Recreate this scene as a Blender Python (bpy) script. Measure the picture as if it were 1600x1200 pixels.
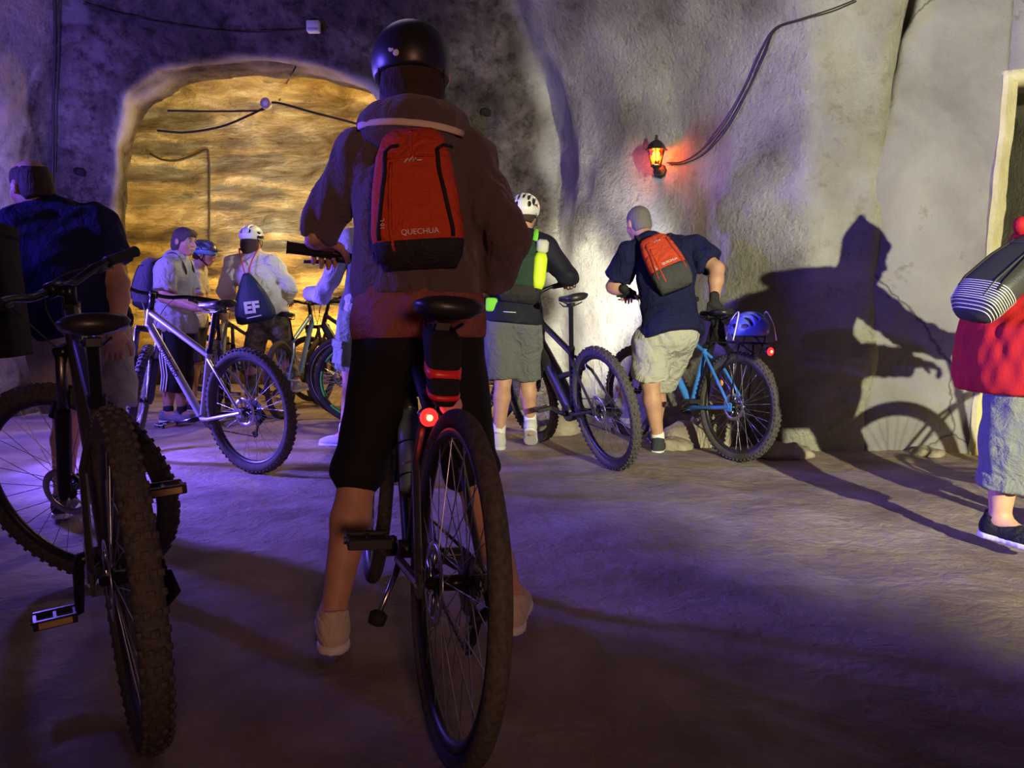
import bpy, math, random
import numpy as np
from mathutils import Vector, Matrix
rng = np.random.RandomState(7); random.seed(7)
PI = math.pi
for o in list(bpy.data.objects): bpy.data.objects.remove(o)
SC = bpy.context.scene; COL = SC.collection

# ------------------------------------------------------------------ camera, world, lights, exposure
H, PITCH, F = 0.915, math.radians(5.1), 1200.0
cam = bpy.data.cameras.new('camera'); camo = bpy.data.objects.new('camera', cam); COL.objects.link(camo)
cam.sensor_width = 36; cam.lens = 36*F/1600; cam.clip_start = 0.02
camo.location = (0, 0, H); camo.rotation_euler = (PI/2-PITCH, 0, 0); SC.camera = camo
W = bpy.data.worlds.new('world'); SC.world = W; W.use_nodes = True
W.node_tree.nodes['Background'].inputs[0].default_value = (0.02, 0.01, 0.02, 1)
W.node_tree.nodes['Background'].inputs[1].default_value = 0.3
SC.view_settings.view_transform = 'Standard'; SC.view_settings.look = 'None'
SC.view_settings.exposure = 0.0; SC.view_settings.gamma = 1.0; SC.view_settings.use_curve_mapping = False
def lamp(name, kind, loc, power, color, target=None, size=0.08, spot=None, blend=0.6):
    l = bpy.data.lights.new(name, kind); l.energy = power; l.color = color
    if kind in ('POINT', 'SPOT'): l.shadow_soft_size = size
    if kind == 'AREA': l.size = size
    if kind == 'SPOT': l.spot_size = math.radians(spot); l.spot_blend = blend
    o = bpy.data.objects.new(name, l); COL.objects.link(o); o.location = loc
    if target is not None:
        o.rotation_euler = (Vector(target)-Vector(loc)).to_track_quat('-Z', 'Y').to_euler()
    return o
lamp('key_lamp', 'SPOT', (2.45, -1.6, 1.48), 2500, (1.0, 0.96, 0.60), (2.0, 5.2, 1.25), 0.03, 50, 0.7)
lamp('blue_flood', 'SPOT', (-3.7, 4.75, 1.0), 1150, (0.17, 0.11, 1.0), (-0.6, 4.4, 0.1), 0.10, 80, 0.85)
lamp('blue_spill', 'POINT', (-3.65, 5.1, 1.8), 260, (0.20, 0.13, 1.0), size=0.10)
lamp('blue_wall_wash', 'SPOT', (-3.45, 5.0, 1.1), 420, (0.22, 0.13, 1.0), (-4.45, 6.5, 1.9), 0.08, 78, 0.9)
lamp('blue_flood_near', 'SPOT', (-3.9, 2.5, 1.75), 800, (0.13, 0.08, 1.0), (-1.1, 2.75, 1.85), 0.10, 56, 0.6)
lamp('warm_ambient', 'POINT', (0.6, -1.2, 2.4), 5, (1.0, 0.42, 0.16), size=0.4)
lamp('violet_fill', 'POINT', (-0.9, 4.2, 3.6), 15, (0.80, 0.62, 1.0), size=0.5)
lamp('warm_fill', 'SPOT', (0.9, -2.6, 1.3), 210, (1.0, 0.50, 0.32), (-0.25, 2.0, 1.0), 0.3, 36, 0.8)
lamp('alcove_uplight', 'AREA', (-2.2, 10.45, 0.40), 400, (1.0, 0.60, 0.11), (-2.2, 10.9, 3), 0.1)
bpy.data.objects['alcove_uplight'].data.shape = 'RECTANGLE'
bpy.data.objects['alcove_uplight'].data.size = 5.5; bpy.data.objects['alcove_uplight'].data.size_y = 0.12
lamp('alcove_top', 'POINT', (-1.0, 8.9, 3.35), 300, (1.0, 0.68, 0.20), size=0.15)
lamp('alcove_white', 'SPOT', (-2.6, 8.8, 1.2), 420, (0.95, 1.0, 0.75), (-3.7, 10.9, 2.7), 0.05, 62, 1.0)
lamp('added_jamb_spot', 'SPOT', (0.05, 6.0, 1.45), 120, (0.92, 1.0, 0.88), (-3.95, 7.7, 1.9), 0.04, 44, 0.9)  # added white spot on the left arch jamb, source unseen
lamp('passage_yellow', 'POINT', (3.55, 4.75, 0.3), 8, (1.0, 0.75, 0.1), size=0.05)

# ------------------------------------------------------------------ generic helpers
def P(px, py, Y):
    """world point at depth Y on the sight line through photo pixel (px,py)"""
    x = (px-800)/F; y = (600-py)/F
    d = np.array([x, math.cos(PITCH)+y*math.sin(PITCH), -math.sin(PITCH)+y*math.cos(PITCH)])
    return np.array([0, 0, H]) + d*(Y/d[1])
def V(*a): return np.array(a, float)
def unit(v):
    v = np.asarray(v, float); n = np.linalg.norm(v); return v/n if n > 1e-9 else v
def mesh_from(name, v, f, smooth=True):
    me = bpy.data.meshes.new(name)
    v = np.asarray(v, np.float32).reshape(-1, 3)
    if isinstance(f, np.ndarray) and len(f):
        k = f.shape[1]; n = len(f)
        me.vertices.add(len(v)); me.vertices.foreach_set('co', v.ravel())
        me.loops.add(n*k); me.loops.foreach_set('vertex_index', f.astype(np.int32).ravel())
        me.polygons.add(n); me.polygons.foreach_set('loop_start', np.arange(0, n*k, k, dtype=np.int32))
        me.update(calc_edges=True); me.validate()
    else:
        me.from_pydata([tuple(map(float, p)) for p in v], [], [tuple(int(i) for i in q) for q in f]); me.update()
    me.polygons.foreach_set('use_smooth', [smooth]*len(me.polygons))
    return me
def link(name, me, mat=None, parent=None, loc=None):
    o = bpy.data.objects.new(name, me); COL.objects.link(o)
    if me is not None and mat is not None and not me.materials: me.materials.append(mat)
    if parent is not None: o.parent = parent
    if loc is not None: o.location = tuple(map(float, loc))
    return o
def tag(o, label=None, cat=None, group=None, kind=None):
    if label: o['label'] = label
    if cat: o['category'] = cat
    if group: o['group'] = group
    if kind: o['kind'] = kind
    return o
def empty(name, loc, label, cat, group=None):
    o = bpy.data.objects.new(name, None); COL.objects.link(o); o.location = tuple(map(float, loc)); o.empty_display_size = 0.1
    return tag(o, label, cat, group)

class MB:
    def __init__(s): s.v = []; s.f = []
    def add(s, v, f):
        b = len(s.v); s.v += [tuple(map(float, p)) for p in v]; s.f += [tuple(int(i)+b for i in q) for q in f]
    def tube(s, pts, r, n=8, cap=True, flat=1.0, up=None):
        pts = [np.asarray(p, float) for p in pts]; m = len(pts)
        rs = [r]*m if np.isscalar(r) else list(r)
        T = [unit(pts[min(i+1, m-1)]-pts[max(i-1, 0)]) for i in range(m)]
        a = V(0, 0, 1) if up is None else np.asarray(up, float)
        if abs(np.dot(a, T[0])) > .95: a = V(0, 1, 0) if up is None else a+V(.3, .2, .1)
        vs = []; fs = []
        for i in range(m):
            a = unit(a-T[i]*np.dot(a, T[i])); b = np.cross(T[i], a)
            for j in range(n):
                t = 2*PI*j/n; vs.append(pts[i]+rs[i]*(b*math.cos(t)+a*flat*math.sin(t)))
        for i in range(m-1):
            for j in range(n):
                fs.append((i*n+j, i*n+(j+1) % n, (i+1)*n+(j+1) % n, (i+1)*n+j))
        if cap: fs.append(tuple(range(n))[::-1]); fs.append(tuple((m-1)*n+j for j in range(n)))
        s.add(vs, fs); return s
    def box(s, c, size, R=None, bev=0.15):
        c = np.asarray(c, float); hx = np.asarray(size, float)/2; b = min(hx)*bev
        R = np.eye(3) if R is None else np.asarray(R)
        v = []; 
        for sx in (-1, 1):
            for sy in (-1, 1):
                for sz in (-1, 1):
                    S = V(sx, sy, sz)
                    for k in range(3):
                        q = S*hx; q2 = q-S*b; q2[k] = q[k]; v.append(c+R@q2)
        def I(sx, sy, sz, k): return (((sx > 0)*2+(sy > 0))*2+(sz > 0))*3+k
        f = []
        for k in range(3):
            a1, a2 = (k+1) % 3, (k+2) % 3
            for sg in (-1, 1):
                q = []
                for (u, w) in ((-1, -1), (1, -1), (1, 1), (-1, 1)):
                    S = [0, 0, 0]; S[k] = sg; S[a1] = u; S[a2] = w; q.append(I(*S, k))
                f.append(q if sg > 0 else q[::-1])
            for u in (-1, 1):
                for w in (-1, 1):
                    S0 = [0, 0, 0]; S1 = [0, 0, 0]; S0[k] = -1; S1[k] = 1
                    for S in (S0, S1): S[a1] = u; S[a2] = w
                    q = [I(*S0, a1), I(*S1, a1), I(*S1, a2), I(*S0, a2)]
                    f.append(q if u*w < 0 else q[::-1])
        for sx in (-1, 1):
            for sy in (-1, 1):
                for sz in (-1, 1):
                    q = [I(sx, sy, sz, k) for k in range(3)]; f.append(q if sx*sy*sz > 0 else q[::-1])
        s.add(v, f); return s
    def lathe(s, prof, c=(0, 0, 0), axis=(0, 0, 1), n=24, closed=False, cap=True):
        c = np.asarray(c, float); ax = unit(axis); a = V(1, 0, 0) if abs(ax[0]) < .9 else V(0, 1, 0)
        a = unit(a-ax*np.dot(a, ax)); b = np.cross(ax, a); m = len(prof); v = []; f = []
        for (r, z) in prof:
            for j in range(n):
                t = 2*PI*j/n; v.append(c+ax*z+r*(a*math.cos(t)+b*math.sin(t)))
        for i in range(m if closed else m-1):
            i2 = (i+1) % m
            for j in range(n): f.append((i*n+j, i*n+(j+1) % n, i2*n+(j+1) % n, i2*n+j))
        if cap and not closed: f.append(tuple(range(n))[::-1]); f.append(tuple((m-1)*n+j for j in range(n)))
        s.add(v, f); return s
    def loft(s, rings, cap=True, close=True):
        n = len(rings[0]); b = []; f = []
        for r in rings: b += list(r)
        for i in range(len(rings)-1):
            for j in range(n if close else n-1): f.append((i*n+j, i*n+(j+1) % n, (i+1)*n+(j+1) % n, (i+1)*n+j))
        if cap: f.append(tuple(range(n))[::-1]); f.append(tuple((len(rings)-1)*n+j for j in range(n)))
        s.add(b, f); return s
    def mesh(s, name, smooth=True): return mesh_from(name, s.v, s.f, smooth)
    def build(s, name, mat, parent=None, loc=None, smooth=True): return link(name, s.mesh(name, smooth), mat, parent, loc)
def auto_smooth(o, ang=40):
    me = o.data
    try: me.set_sharp_from_angle(angle=math.radians(ang))
    except Exception: pass
    return o
def bez(p0, p1, p2, p3, n=12):
    p0, p1, p2, p3 = map(lambda q: np.asarray(q, float), (p0, p1, p2, p3)); o = []
    for i in range(n+1):
        t = i/n; o.append((1-t)**3*p0+3*(1-t)**2*t*p1+3*(1-t)*t*t*p2+t**3*p3)
    return o
def spline(pts, n=8):
    pts = [np.asarray(p, float) for p in pts]; o = []
    q = [2*pts[0]-pts[1]]+pts+[2*pts[-1]-pts[-2]]
    for i in range(1, len(q)-2):
        for k in range(n):
            t = k/n; a, b, c, d = q[i-1], q[i], q[i+1], q[i+2]
            o.append(.5*((2*b)+(c-a)*t+(2*a-5*b+4*c-d)*t*t+(-a+3*b-3*c+d)*t**3))
    o.append(pts[-1]); return o

# ------------------------------------------------------------------ materials
MATS = {}
def mat(name, col, rough=.6, metal=0., bump=0., scale=60., var=0., emit=None, estr=0., spec=None, stretch=(1, 1, 1), alpha=1., trans=0., sheen=0.):
    if name in MATS: return MATS[name]
    m = bpy.data.materials.new(name); m.use_nodes = True; nt = m.node_tree; b = nt.nodes['Principled BSDF']
    b.inputs['Base Color'].default_value = (*col, 1); b.inputs['Roughness'].default_value = rough; b.inputs['Metallic'].default_value = metal
    b.inputs['Specular IOR Level'].default_value = (.5 if rough < .7 else .2) if spec is None else spec
    if trans: b.inputs['Transmission Weight'].default_value = trans
    if sheen: b.inputs['Sheen Weight'].default_value = sheen
    if emit: b.inputs['Emission Color'].default_value = (*emit, 1); b.inputs['Emission Strength'].default_value = estr
    if bump or var:
        tc = nt.nodes.new('ShaderNodeTexCoord'); mp = nt.nodes.new('ShaderNodeMapping'); mp.inputs['Scale'].default_value = stretch
        nz = nt.nodes.new('ShaderNodeTexNoise'); nz.inputs['Scale'].default_value = scale; nz.inputs['Detail'].default_value = 5
        nt.links.new(tc.outputs['Object'], mp.inputs[0]); nt.links.new(mp.outputs[0], nz.inputs['Vector'])
        if bump:
            bp = nt.nodes.new('ShaderNodeBump'); bp.inputs['Strength'].default_value = bump; bp.inputs['Distance'].default_value = .01
            hs_ = nz.outputs['Fac']
            if rough >= .75 and metal == 0 and scale >= 150:      # woven cloth: add soft creases to the weave
                n2 = nt.nodes.new('ShaderNodeTexNoise'); n2.inputs['Scale'].default_value = 11; n2.inputs['Detail'].default_value = 3; n2.inputs['Distortion'].default_value = 1.8
                nt.links.new(tc.outputs['Object'], n2.inputs['Vector']); ma = nt.nodes.new('ShaderNodeMath'); ma.operation = 'MULTIPLY_ADD'; ma.inputs[1].default_value = 6.
                nt.links.new(n2.outputs['Fac'], ma.inputs[0]); nt.links.new(hs_, ma.inputs[2]); hs_ = ma.outputs[0]; bp.inputs['Strength'].default_value = .55
            nt.links.new(hs_, bp.inputs['Height']); nt.links.new(bp.outputs[0], b.inputs['Normal'])
        if var:
            cr = nt.nodes.new('ShaderNodeValToRGB'); e = cr.color_ramp.elements
            e[0].position = .3; e[1].position = .7
            e[0].color = (*[c*(1-var) for c in col], 1); e[1].color = (*[min(1, c*(1+var)) for c in col], 1)
            nt.links.new(nz.outputs['Fac'], cr.inputs[0]); nt.links.new(cr.outputs[0], b.inputs['Base Color'])
    MATS[name] = m; return m
def rock(name, cols, scale=1.2, bump=.6, dist=.05, stretch=(1, 1, 1), fine=14., spots=None, rough=.92):
    m = bpy.data.materials.new(name); m.use_nodes = True; nt = m.node_tree; N = nt.nodes; L = nt.links; b = N['Principled BSDF']
    b.inputs['Roughness'].default_value = rough; b.inputs['Specular IOR Level'].default_value = .2
    tc = N.new('ShaderNodeTexCoord'); mp = N.new('ShaderNodeMapping'); mp.inputs['Scale'].default_value = stretch
    L.new(tc.outputs['Object'], mp.inputs[0])
    def noise(sc, det, dis=0., ro=.6):
        n = N.new('ShaderNodeTexNoise'); n.inputs['Scale'].default_value = sc; n.inputs['Detail'].default_value = det
        n.inputs['Distortion'].default_value = dis; n.inputs['Roughness'].default_value = ro; L.new(mp.outputs[0], n.inputs['Vector']); return n
    a = noise(scale, 9, .4); cr = N.new('ShaderNodeValToRGB'); L.new(a.outputs['Fac'], cr.inputs[0]); e = cr.color_ramp.elements
    e[0].position = .32; e[1].position = .68; e[0].color = (*cols[0], 1); e[1].color = (*cols[-1], 1)
    if len(cols) == 3:
        q = e.new(.5); q.color = (*cols[1], 1)
    out = cr.outputs[0]
    if spots:
        s = noise(spots[0], 6, .2, .7); c2 = N.new('ShaderNodeValToRGB'); L.new(s.outputs['Fac'], c2.inputs[0])
        c2.color_ramp.elements[0].position = spots[2]; c2.color_ramp.elements[1].position = spots[2]+.08
        mx = N.new('ShaderNodeMix'); mx.data_type = 'RGBA'; L.new(c2.outputs[0], mx.inputs[0]); L.new(out, mx.inputs[6]); mx.inputs[7].default_value = (*spots[1], 1)
        out = mx.outputs[2]
    L.new(out, b.inputs['Base Color'])
    f1 = noise(fine, 8, .3, .65); f2 = noise(fine*.28, 4, .6)
    ad = N.new('ShaderNodeMath'); ad.operation = 'MULTIPLY_ADD'; L.new(f2.outputs['Fac'], ad.inputs[0]); ad.inputs[1].default_value = 1.6; L.new(f1.outputs['Fac'], ad.inputs[2])
    bp = N.new('ShaderNodeBump'); bp.inputs['Strength'].default_value = bump; bp.inputs['Distance'].default_value = dist
    L.new(ad.outputs[0], bp.inputs['Height']); L.new(bp.outputs[0], b.inputs['Normal'])
    return m
SKIN = mat('skin', (.50, .27, .18), .55, var=.12, scale=25, bump=.08)
BLACK_RUB = mat('black_rubber', (.022, .020, .020), .75, bump=.3, scale=120)
TYRE = mat('tyre_rubber', (.075, .066, .062), .85, bump=.35, scale=90, var=.35)
BLACK_PL = mat('black_plastic', (.018, .018, .02), .38)
BLACK_MET = mat('black_metal', (.025, .025, .03), .3, .6)
STEEL = mat('steel', (.55, .55, .57), .28, 1.)
DKSTEEL = mat('dark_steel', (.16, .16, .17), .35, 1.)
SPOKE = mat('spoke_steel', (.6, .6, .62), .3, 1.)
RIM_BLK = mat('black_rim', (.03, .03, .032), .4, .4)
CABLE = mat('cable_sheath', (.02, .018, .018), .55)
WHITE_PL = mat('white_plastic', (.72, .72, .70), .4)
WHITE_PRINT = mat('white_print', (.8, .8, .78), .5)
REDLENS = mat('red_lamp_lens', (.8, .02, .02), .25, emit=(1, .012, .01), estr=4)
REDHOT = mat('red_lamp_core', (1, .3, .2), .25, emit=(1, .16, .05), estr=14)
REDREF = mat('red_reflector', (.75, .02, .03), .25)
ORANGE_REF = mat('orange_reflector', (.85, .30, .03), .3)
AMBER_PL = mat('pedal_reflector', (.62, .40, .18), .4)

# ------------------------------------------------------------------ implicit surfaces
def surf_nets(Fd, org, h):
    I = Fd < 0; nx, ny, nz = Fd.shape
    c = np.zeros((nx-1, ny-1, nz-1), np.uint8)
    for a in (0, 1):
        for b in (0, 1):
            for d in (0, 1): c += I[a:nx-1+a, b:ny-1+b, d:nz-1+d]
    ci, cj, ck = np.nonzero((c > 0) & (c < 8)); n = len(ci)
    idx = -np.ones(c.shape, np.int32); idx[ci, cj, ck] = np.arange(n)
    pos = np.zeros((n, 3), np.float32); cnt = np.zeros(n, np.float32)
    cor = {}
    for a in (0, 1):
        for b in (0, 1):
            for d in (0, 1): cor[(a, b, d)] = Fd[ci+a, cj+b, ck+d]
    for ax in range(3):
        for u in (0, 1):
            for w in (0, 1):
                k0 = [0, 0, 0]; k0[(ax+1) % 3] = u; k0[(ax+2) % 3] = w; k1 = list(k0); k1[ax] = 1
                f0 = cor[tuple(k0)]; f1 = cor[tuple(k1)]; m = (f0 < 0) != (f1 < 0)
                den = np.where(m, f0-f1, 1); t = np.where(m, f0/den, 0)
                q = np.tile(np.array(k0, np.float32), (n, 1)); q[:, ax] += t
                pos += q*m[:, None]; cnt += m
    pos = pos/np.maximum(cnt, 1)[:, None]+np.stack([ci, cj, ck], 1)
    V_ = pos*h+np.asarray(org, np.float32)
    Q = []
    def emit(m, c0, c1, c2, c3, ins):
        q = np.stack([c0[m], c1[m], c2[m], c3[m]], 1); s = ins[m]; q[~s] = q[~s][:, ::-1]; Q.append(q)
    A = I[:-1, 1:-1, 1:-1]; B = I[1:, 1:-1, 1:-1]; emit(A != B, idx[:, :-1, :-1], idx[:, 1:, :-1], idx[:, 1:, 1:], idx[:, :-1, 1:], A)
    A = I[1:-1, :-1, 1:-1]; B = I[1:-1, 1:, 1:-1]; emit(A != B, idx[:-1, :, :-1], idx[:-1, :, 1:], idx[1:, :, 1:], idx[1:, :, :-1], A)
    A = I[1:-1, 1:-1, :-1]; B = I[1:-1, 1:-1, 1:]; emit(A != B, idx[:-1, :-1, :], idx[1:, :-1, :], idx[1:, 1:, :], idx[:-1, 1:, :], A)
    Q = np.concatenate(Q); Q = Q[(Q >= 0).all(1)]
    return V_, Q
def smin(a, b, k):
    if k <= 0: return np.minimum(a, b)
    h = np.maximum(k-np.abs(a-b), 0)/k
    return np.minimum(a, b)-h*h*k*.25
def cone(a, b, r0, r1=None, k=None, cuts=(), op='+'):
    return dict(t='cone', a=np.asarray(a, float), b=np.asarray(b, float), r0=r0, r1=r0 if r1 is None else r1, k=k, cuts=cuts, op=op)
def ell(c, r, R=None, k=None, cuts=(), op='+'):
    return dict(t='ell', c=np.asarray(c, float), r=np.asarray(r, float), R=np.eye(3) if R is None else np.asarray(R), k=k, cuts=cuts, op=op)
def rbox(c, hs, rad, R=None, k=None, cuts=(), op='+'):
    return dict(t='box', c=np.asarray(c, float), r=np.asarray(hs, float), rad=rad, R=np.eye(3) if R is None else np.asarray(R), k=k, cuts=cuts, op=op)
def cut(p, n): return (np.asarray(p, float), unit(n))
def p_bounds(p):
    if p['t'] == 'cone':
        m = max(p['r0'], p['r1']); return np.minimum(p['a'], p['b'])-m, np.maximum(p['a'], p['b'])+m
    e = np.abs(p['R'])@(p['r']+p.get('rad', 0)); return p['c']-e, p['c']+e
def field(prims, h, k=.03, infl=0., fold=None, cuts=(), pad=.03):
    lo = np.full(3, 1e9); hi = -lo
    for p in prims:
        if p['op'] == '+':
            a, b = p_bounds(p); lo = np.minimum(lo, a); hi = np.maximum(hi, b)
    lo = lo-infl-pad; hi = hi+infl+pad; n = np.ceil((hi-lo)/h).astype(int)+1
    ax = [np.float32(lo[i])+np.arange(n[i], dtype=np.float32)*h for i in range(3)]
    Fd = np.full(n, .2, np.float32)
    for p in prims:
        a, b = p_bounds(p); kk = k if p['k'] is None else p['k']; mg = infl+kk+2.5*h+.012
        s = []
        for i in range(3):
            i0 = max(0, int((a[i]-mg-lo[i])/h)); i1 = min(n[i], int((b[i]+mg-lo[i])/h)+2); s.append(slice(i0, max(i1, i0)))
        if any(q.stop <= q.start for q in s): continue
        X = ax[0][s[0]][:, None, None]; Y = ax[1][s[1]][None, :, None]; Z = ax[2][s[2]][None, None, :]
        if p['t'] == 'cone':
            d = p['b']-p['a']; L = max(float(d@d), 1e-9); x = X-p['a'][0]; y = Y-p['a'][1]; z = Z-p['a'][2]
            t = np.clip((x*d[0]+y*d[1]+z*d[2])/L, 0, 1)
            D = np.sqrt((x-t*d[0])**2+(y-t*d[1])**2+(z-t*d[2])**2)-(p['r0']+(p['r1']-p['r0'])*t)
        else:
            R = p['R']; x = X-p['c'][0]; y = Y-p['c'][1]; z = Z-p['c'][2]
            q = [x*R[0, i]+y*R[1, i]+z*R[2, i] for i in range(3)]
            if p['t'] == 'ell':
                r = p['r']+ (0 if p['op'] == '+' else 0)
                k0 = np.sqrt(sum((q[i]/r[i])**2 for i in range(3))); k1 = np.sqrt(sum((q[i]/r[i]**2)**2 for i in range(3)))
                D = k0*(k0-1)/np.maximum(k1, 1e-6)
            else:
                e = [np.abs(q[i])-p['r'][i] for i in range(3)]
                D = np.sqrt(sum(np.maximum(v, 0)**2 for v in e))+np.minimum(np.maximum(np.maximum(e[0], e[1]), e[2]), 0)-p['rad']
        if p['op'] == '+': D = D-infl
        for (c, nn) in p['cuts']: D = np.maximum(D, (X-c[0])*nn[0]+(Y-c[1])*nn[1]+(Z-c[2])*nn[2])
        S = tuple(s)
        if p['op'] == '+': Fd[S] = smin(Fd[S], D, kk)
        else: Fd[S] = -smin(-Fd[S], D, kk)
    X = ax[0][:, None, None]; Y = ax[1][None, :, None]; Z = ax[2][None, None, :]
    if fold is not None: Fd = Fd+fold(X, Y, Z).astype(np.float32)
    for (c, nn) in cuts: Fd = np.maximum(Fd, (X-c[0])*nn[0]+(Y-c[1])*nn[1]+(Z-c[2])*nn[2])
    return Fd.astype(np.float32), lo
def folds(amp, seed, lam=(.05, .16), stretch=(1, 1, .6)):
    r = np.random.RandomState(seed); D = []
    for i in range(6):
        d = unit(r.normal(size=3)*np.array(stretch)); l = r.uniform(*lam); D.append((d*2*PI/l, r.uniform(0, 6.28), r.uniform(.5, 1)))
    w = unit(r.normal(size=3))*2*PI/.35
    def fn(X, Y, Z):
        ph = 1.6*np.sin(X*w[0]+Y*w[1]+Z*w[2]); s = 0
        for (d, p, a) in D: s = s+a*np.sin(X*d[0]+Y*d[1]+Z*d[2]+p+ph)
        return amp*s/3
    return fn
def iso(name, prims, material, parent, origin, h=.012, k=.03, infl=0., fold=None, cuts=(), extra=()):
    Fd, lo = field(prims, h, k, infl, fold, cuts); v, q = surf_nets(Fd, lo, h)
    for (pr, hh, kk) in extra:
        F2, l2 = field(pr, hh, kk); v2, q2 = surf_nets(F2, l2, hh); q = np.concatenate([q, q2+len(v)]); v = np.concatenate([v, v2])
    v = v-np.asarray(origin, np.float32)
    return link(name, mesh_from(name, v, q), material, parent)

# ------------------------------------------------------------------ cave shell
def sd_poly(X, Y, pts):
    d = np.full(np.broadcast(X, Y).shape, 1e9); ins = np.zeros(d.shape, bool); n = len(pts)
    for i in range(n):
        a = pts[i]; b = pts[(i+1) % n]; ex, ey = b[0]-a[0], b[1]-a[1]; L = ex*ex+ey*ey
        wx, wy = X-a[0], Y-a[1]; t = np.clip((wx*ex+wy*ey)/L, 0, 1); d = np.minimum(d, (wx-t*ex)**2+(wy-t*ey)**2)
        c1 = (a[1] <= Y) & (b[1] > Y); c2 = (a[1] > Y) & (b[1] <= Y); cr = ex*wy-ey*wx
        ins ^= (c1 & (cr > 0)) | (c2 & (cr < 0))
    d = np.sqrt(d); return np.where(ins, -d, d)
def smax(a, b, k): return -smin(-a, -b, k)
h = .055; lo = np.array([-6.0, -4.6, -.35]); hi = np.array([5.6, 11.6, 4.7])
n = ((hi-lo)/h).astype(int); gx, gy, gz = [lo[i]+np.arange(n[i])*h for i in range(3)]
plan = [(-4.45, -4.2), (4.7, -4.2), (4.7, 5.35), (4.35, 5.35), (4.35, 8.3), (3.28, 8.3), (3.28, 5.35), (2.62, 5.3), (2.38, 5.02), (1.9, 5.06),
        (1.55, 5.5), (1.3, 6.0), (.95, 6.4), (.62, 7.0), (.5, 7.55), (-4.45, 7.5)]
dA = sd_poly(gx[:, None], gy[None, :], plan)[:, :, None].astype(np.float32)
z = gz[None, None, :]; lean = .30*np.maximum(z-2.2, 0)**2
door_keep = ((gx[:, None, None] > 2.5) & (gy[None, :, None] > 4.6))
dA = dA+np.where(door_keep, lean*.25, lean)
dA = smax(dA, (z-4.25)*np.ones_like(dA), .5)
dA = np.where((gx[:, None, None] > 3.1) & (gy[None, :, None] > 5.45), np.maximum(dA, z-2.6), dA)
arch = [(-4.02, -.5), (-3.95, .8), (-3.86, 1.5), (-3.72, 2.55), (-3.58, 2.92), (-3.25, 3.10), (-2.55, 3.2), (-1.9, 3.18), (-1.35, 3.02), (-.85, 2.62), (-.45, 2.05), (-.28, 1.7), (-.2, 1.2), (-.15, -.5)]
dC = sd_poly(gx[:, None], gz[None, :], arch)[:, None, :]
yc = gy[None, :, None]
dC = np.maximum(dC-.10*np.clip((yc-7.3)/.8, 0, 1), np.abs(yc-7.6)-.95)
dB = np.maximum(np.maximum(-5.6-gx[:, None, None], gx[:, None, None]-1.6), np.maximum(8.0-yc, yc-10.95-.18*np.sin(gx[:, None, None]*1.1)))
dB = smax(dB, z-4.05-0*dB, .6)
Fc = smin(smin(dA, dC, .05), dB, .05)
def vnoise(shape, cell, seed, st=(1, 1, 1)):
    r = np.random.RandomState(seed); dims = [int(shape[i]*h/(cell*st[i]))+3 for i in range(3)]
    g = r.uniform(-1, 1, dims).astype(np.float32)
    for i in range(3):
        x = np.arange(shape[i])*h/(cell*st[i]); i0 = x.astype(int); t = (x-i0).astype(np.float32); t = t*t*(3-2*t)
        sh = [1, 1, 1]; sh[i] = -1; t = t.reshape(sh); g = np.take(g, i0, i)*(1-t)+np.take(g, i0+1, i)*t
    return g
sh3 = Fc.shape
nz = .10*vnoise(sh3, 1.1, 1)+.05*vnoise(sh3, .5, 2)+.035*vnoise(sh3, .24, 3)+.022*vnoise(sh3, .13, 4)
rough = np.clip(1.0-.55*np.clip((gx[:, None, None]-.2)/.8, 0, 1), 0, 1)
rough = rough*np.where(np.abs(yc-7.9) < .35, .55, 1.)
strat = .085*vnoise(sh3, .16, 9, (4, 3, .75))*np.clip((yc-9.6)/.5, 0, 1)
Fc = (Fc+nz*rough+strat).astype(np.float32)
Fc = smin(Fc, (np.sqrt((gx[:, None, None]+.25)**2+(yc-7.35)**2+(z-2.75)**2)-.13).astype(np.float32), .02)
def Fat(p):
    q = np.clip((np.asarray(p)-lo)/h, 0, np.array(sh3)-1.001); i = q.astype(int); t = q-i; s = 0.
    for a in (0, 1):
        for b in (0, 1):
            for c in (0, 1):
                s += Fc[i[0]+a, i[1]+b, i[2]+c]*(t[0] if a else 1-t[0])*(t[1] if b else 1-t[1])*(t[2] if c else 1-t[2])
    return s
def hit(px, py, off=.02, y0=3.0):
    """point on the rock met by the sight line through a photo pixel, stood off by off"""
    Y = y0; last = Y
    while Y < 12:
        p = P(px, py, Y)
        if Fat(p) > -off: break
        last = Y; Y += .01
    return P(px, py, last)
vC, qC = surf_nets(Fc, lo, h); qC = qC[:, ::-1]
ctr = vC[qC].mean(1); nrm = np.cross(vC[qC[:, 1]]-vC[qC[:, 0]], vC[qC[:, 2]]-vC[qC[:, 0]]); nrm /= np.linalg.norm(nrm, axis=1)[:, None]+1e-9
keep = ctr[:, 2] > -.3; keep &= ctr[:, 2] < 4.66
cx, cy, cz = ctr.T
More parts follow.
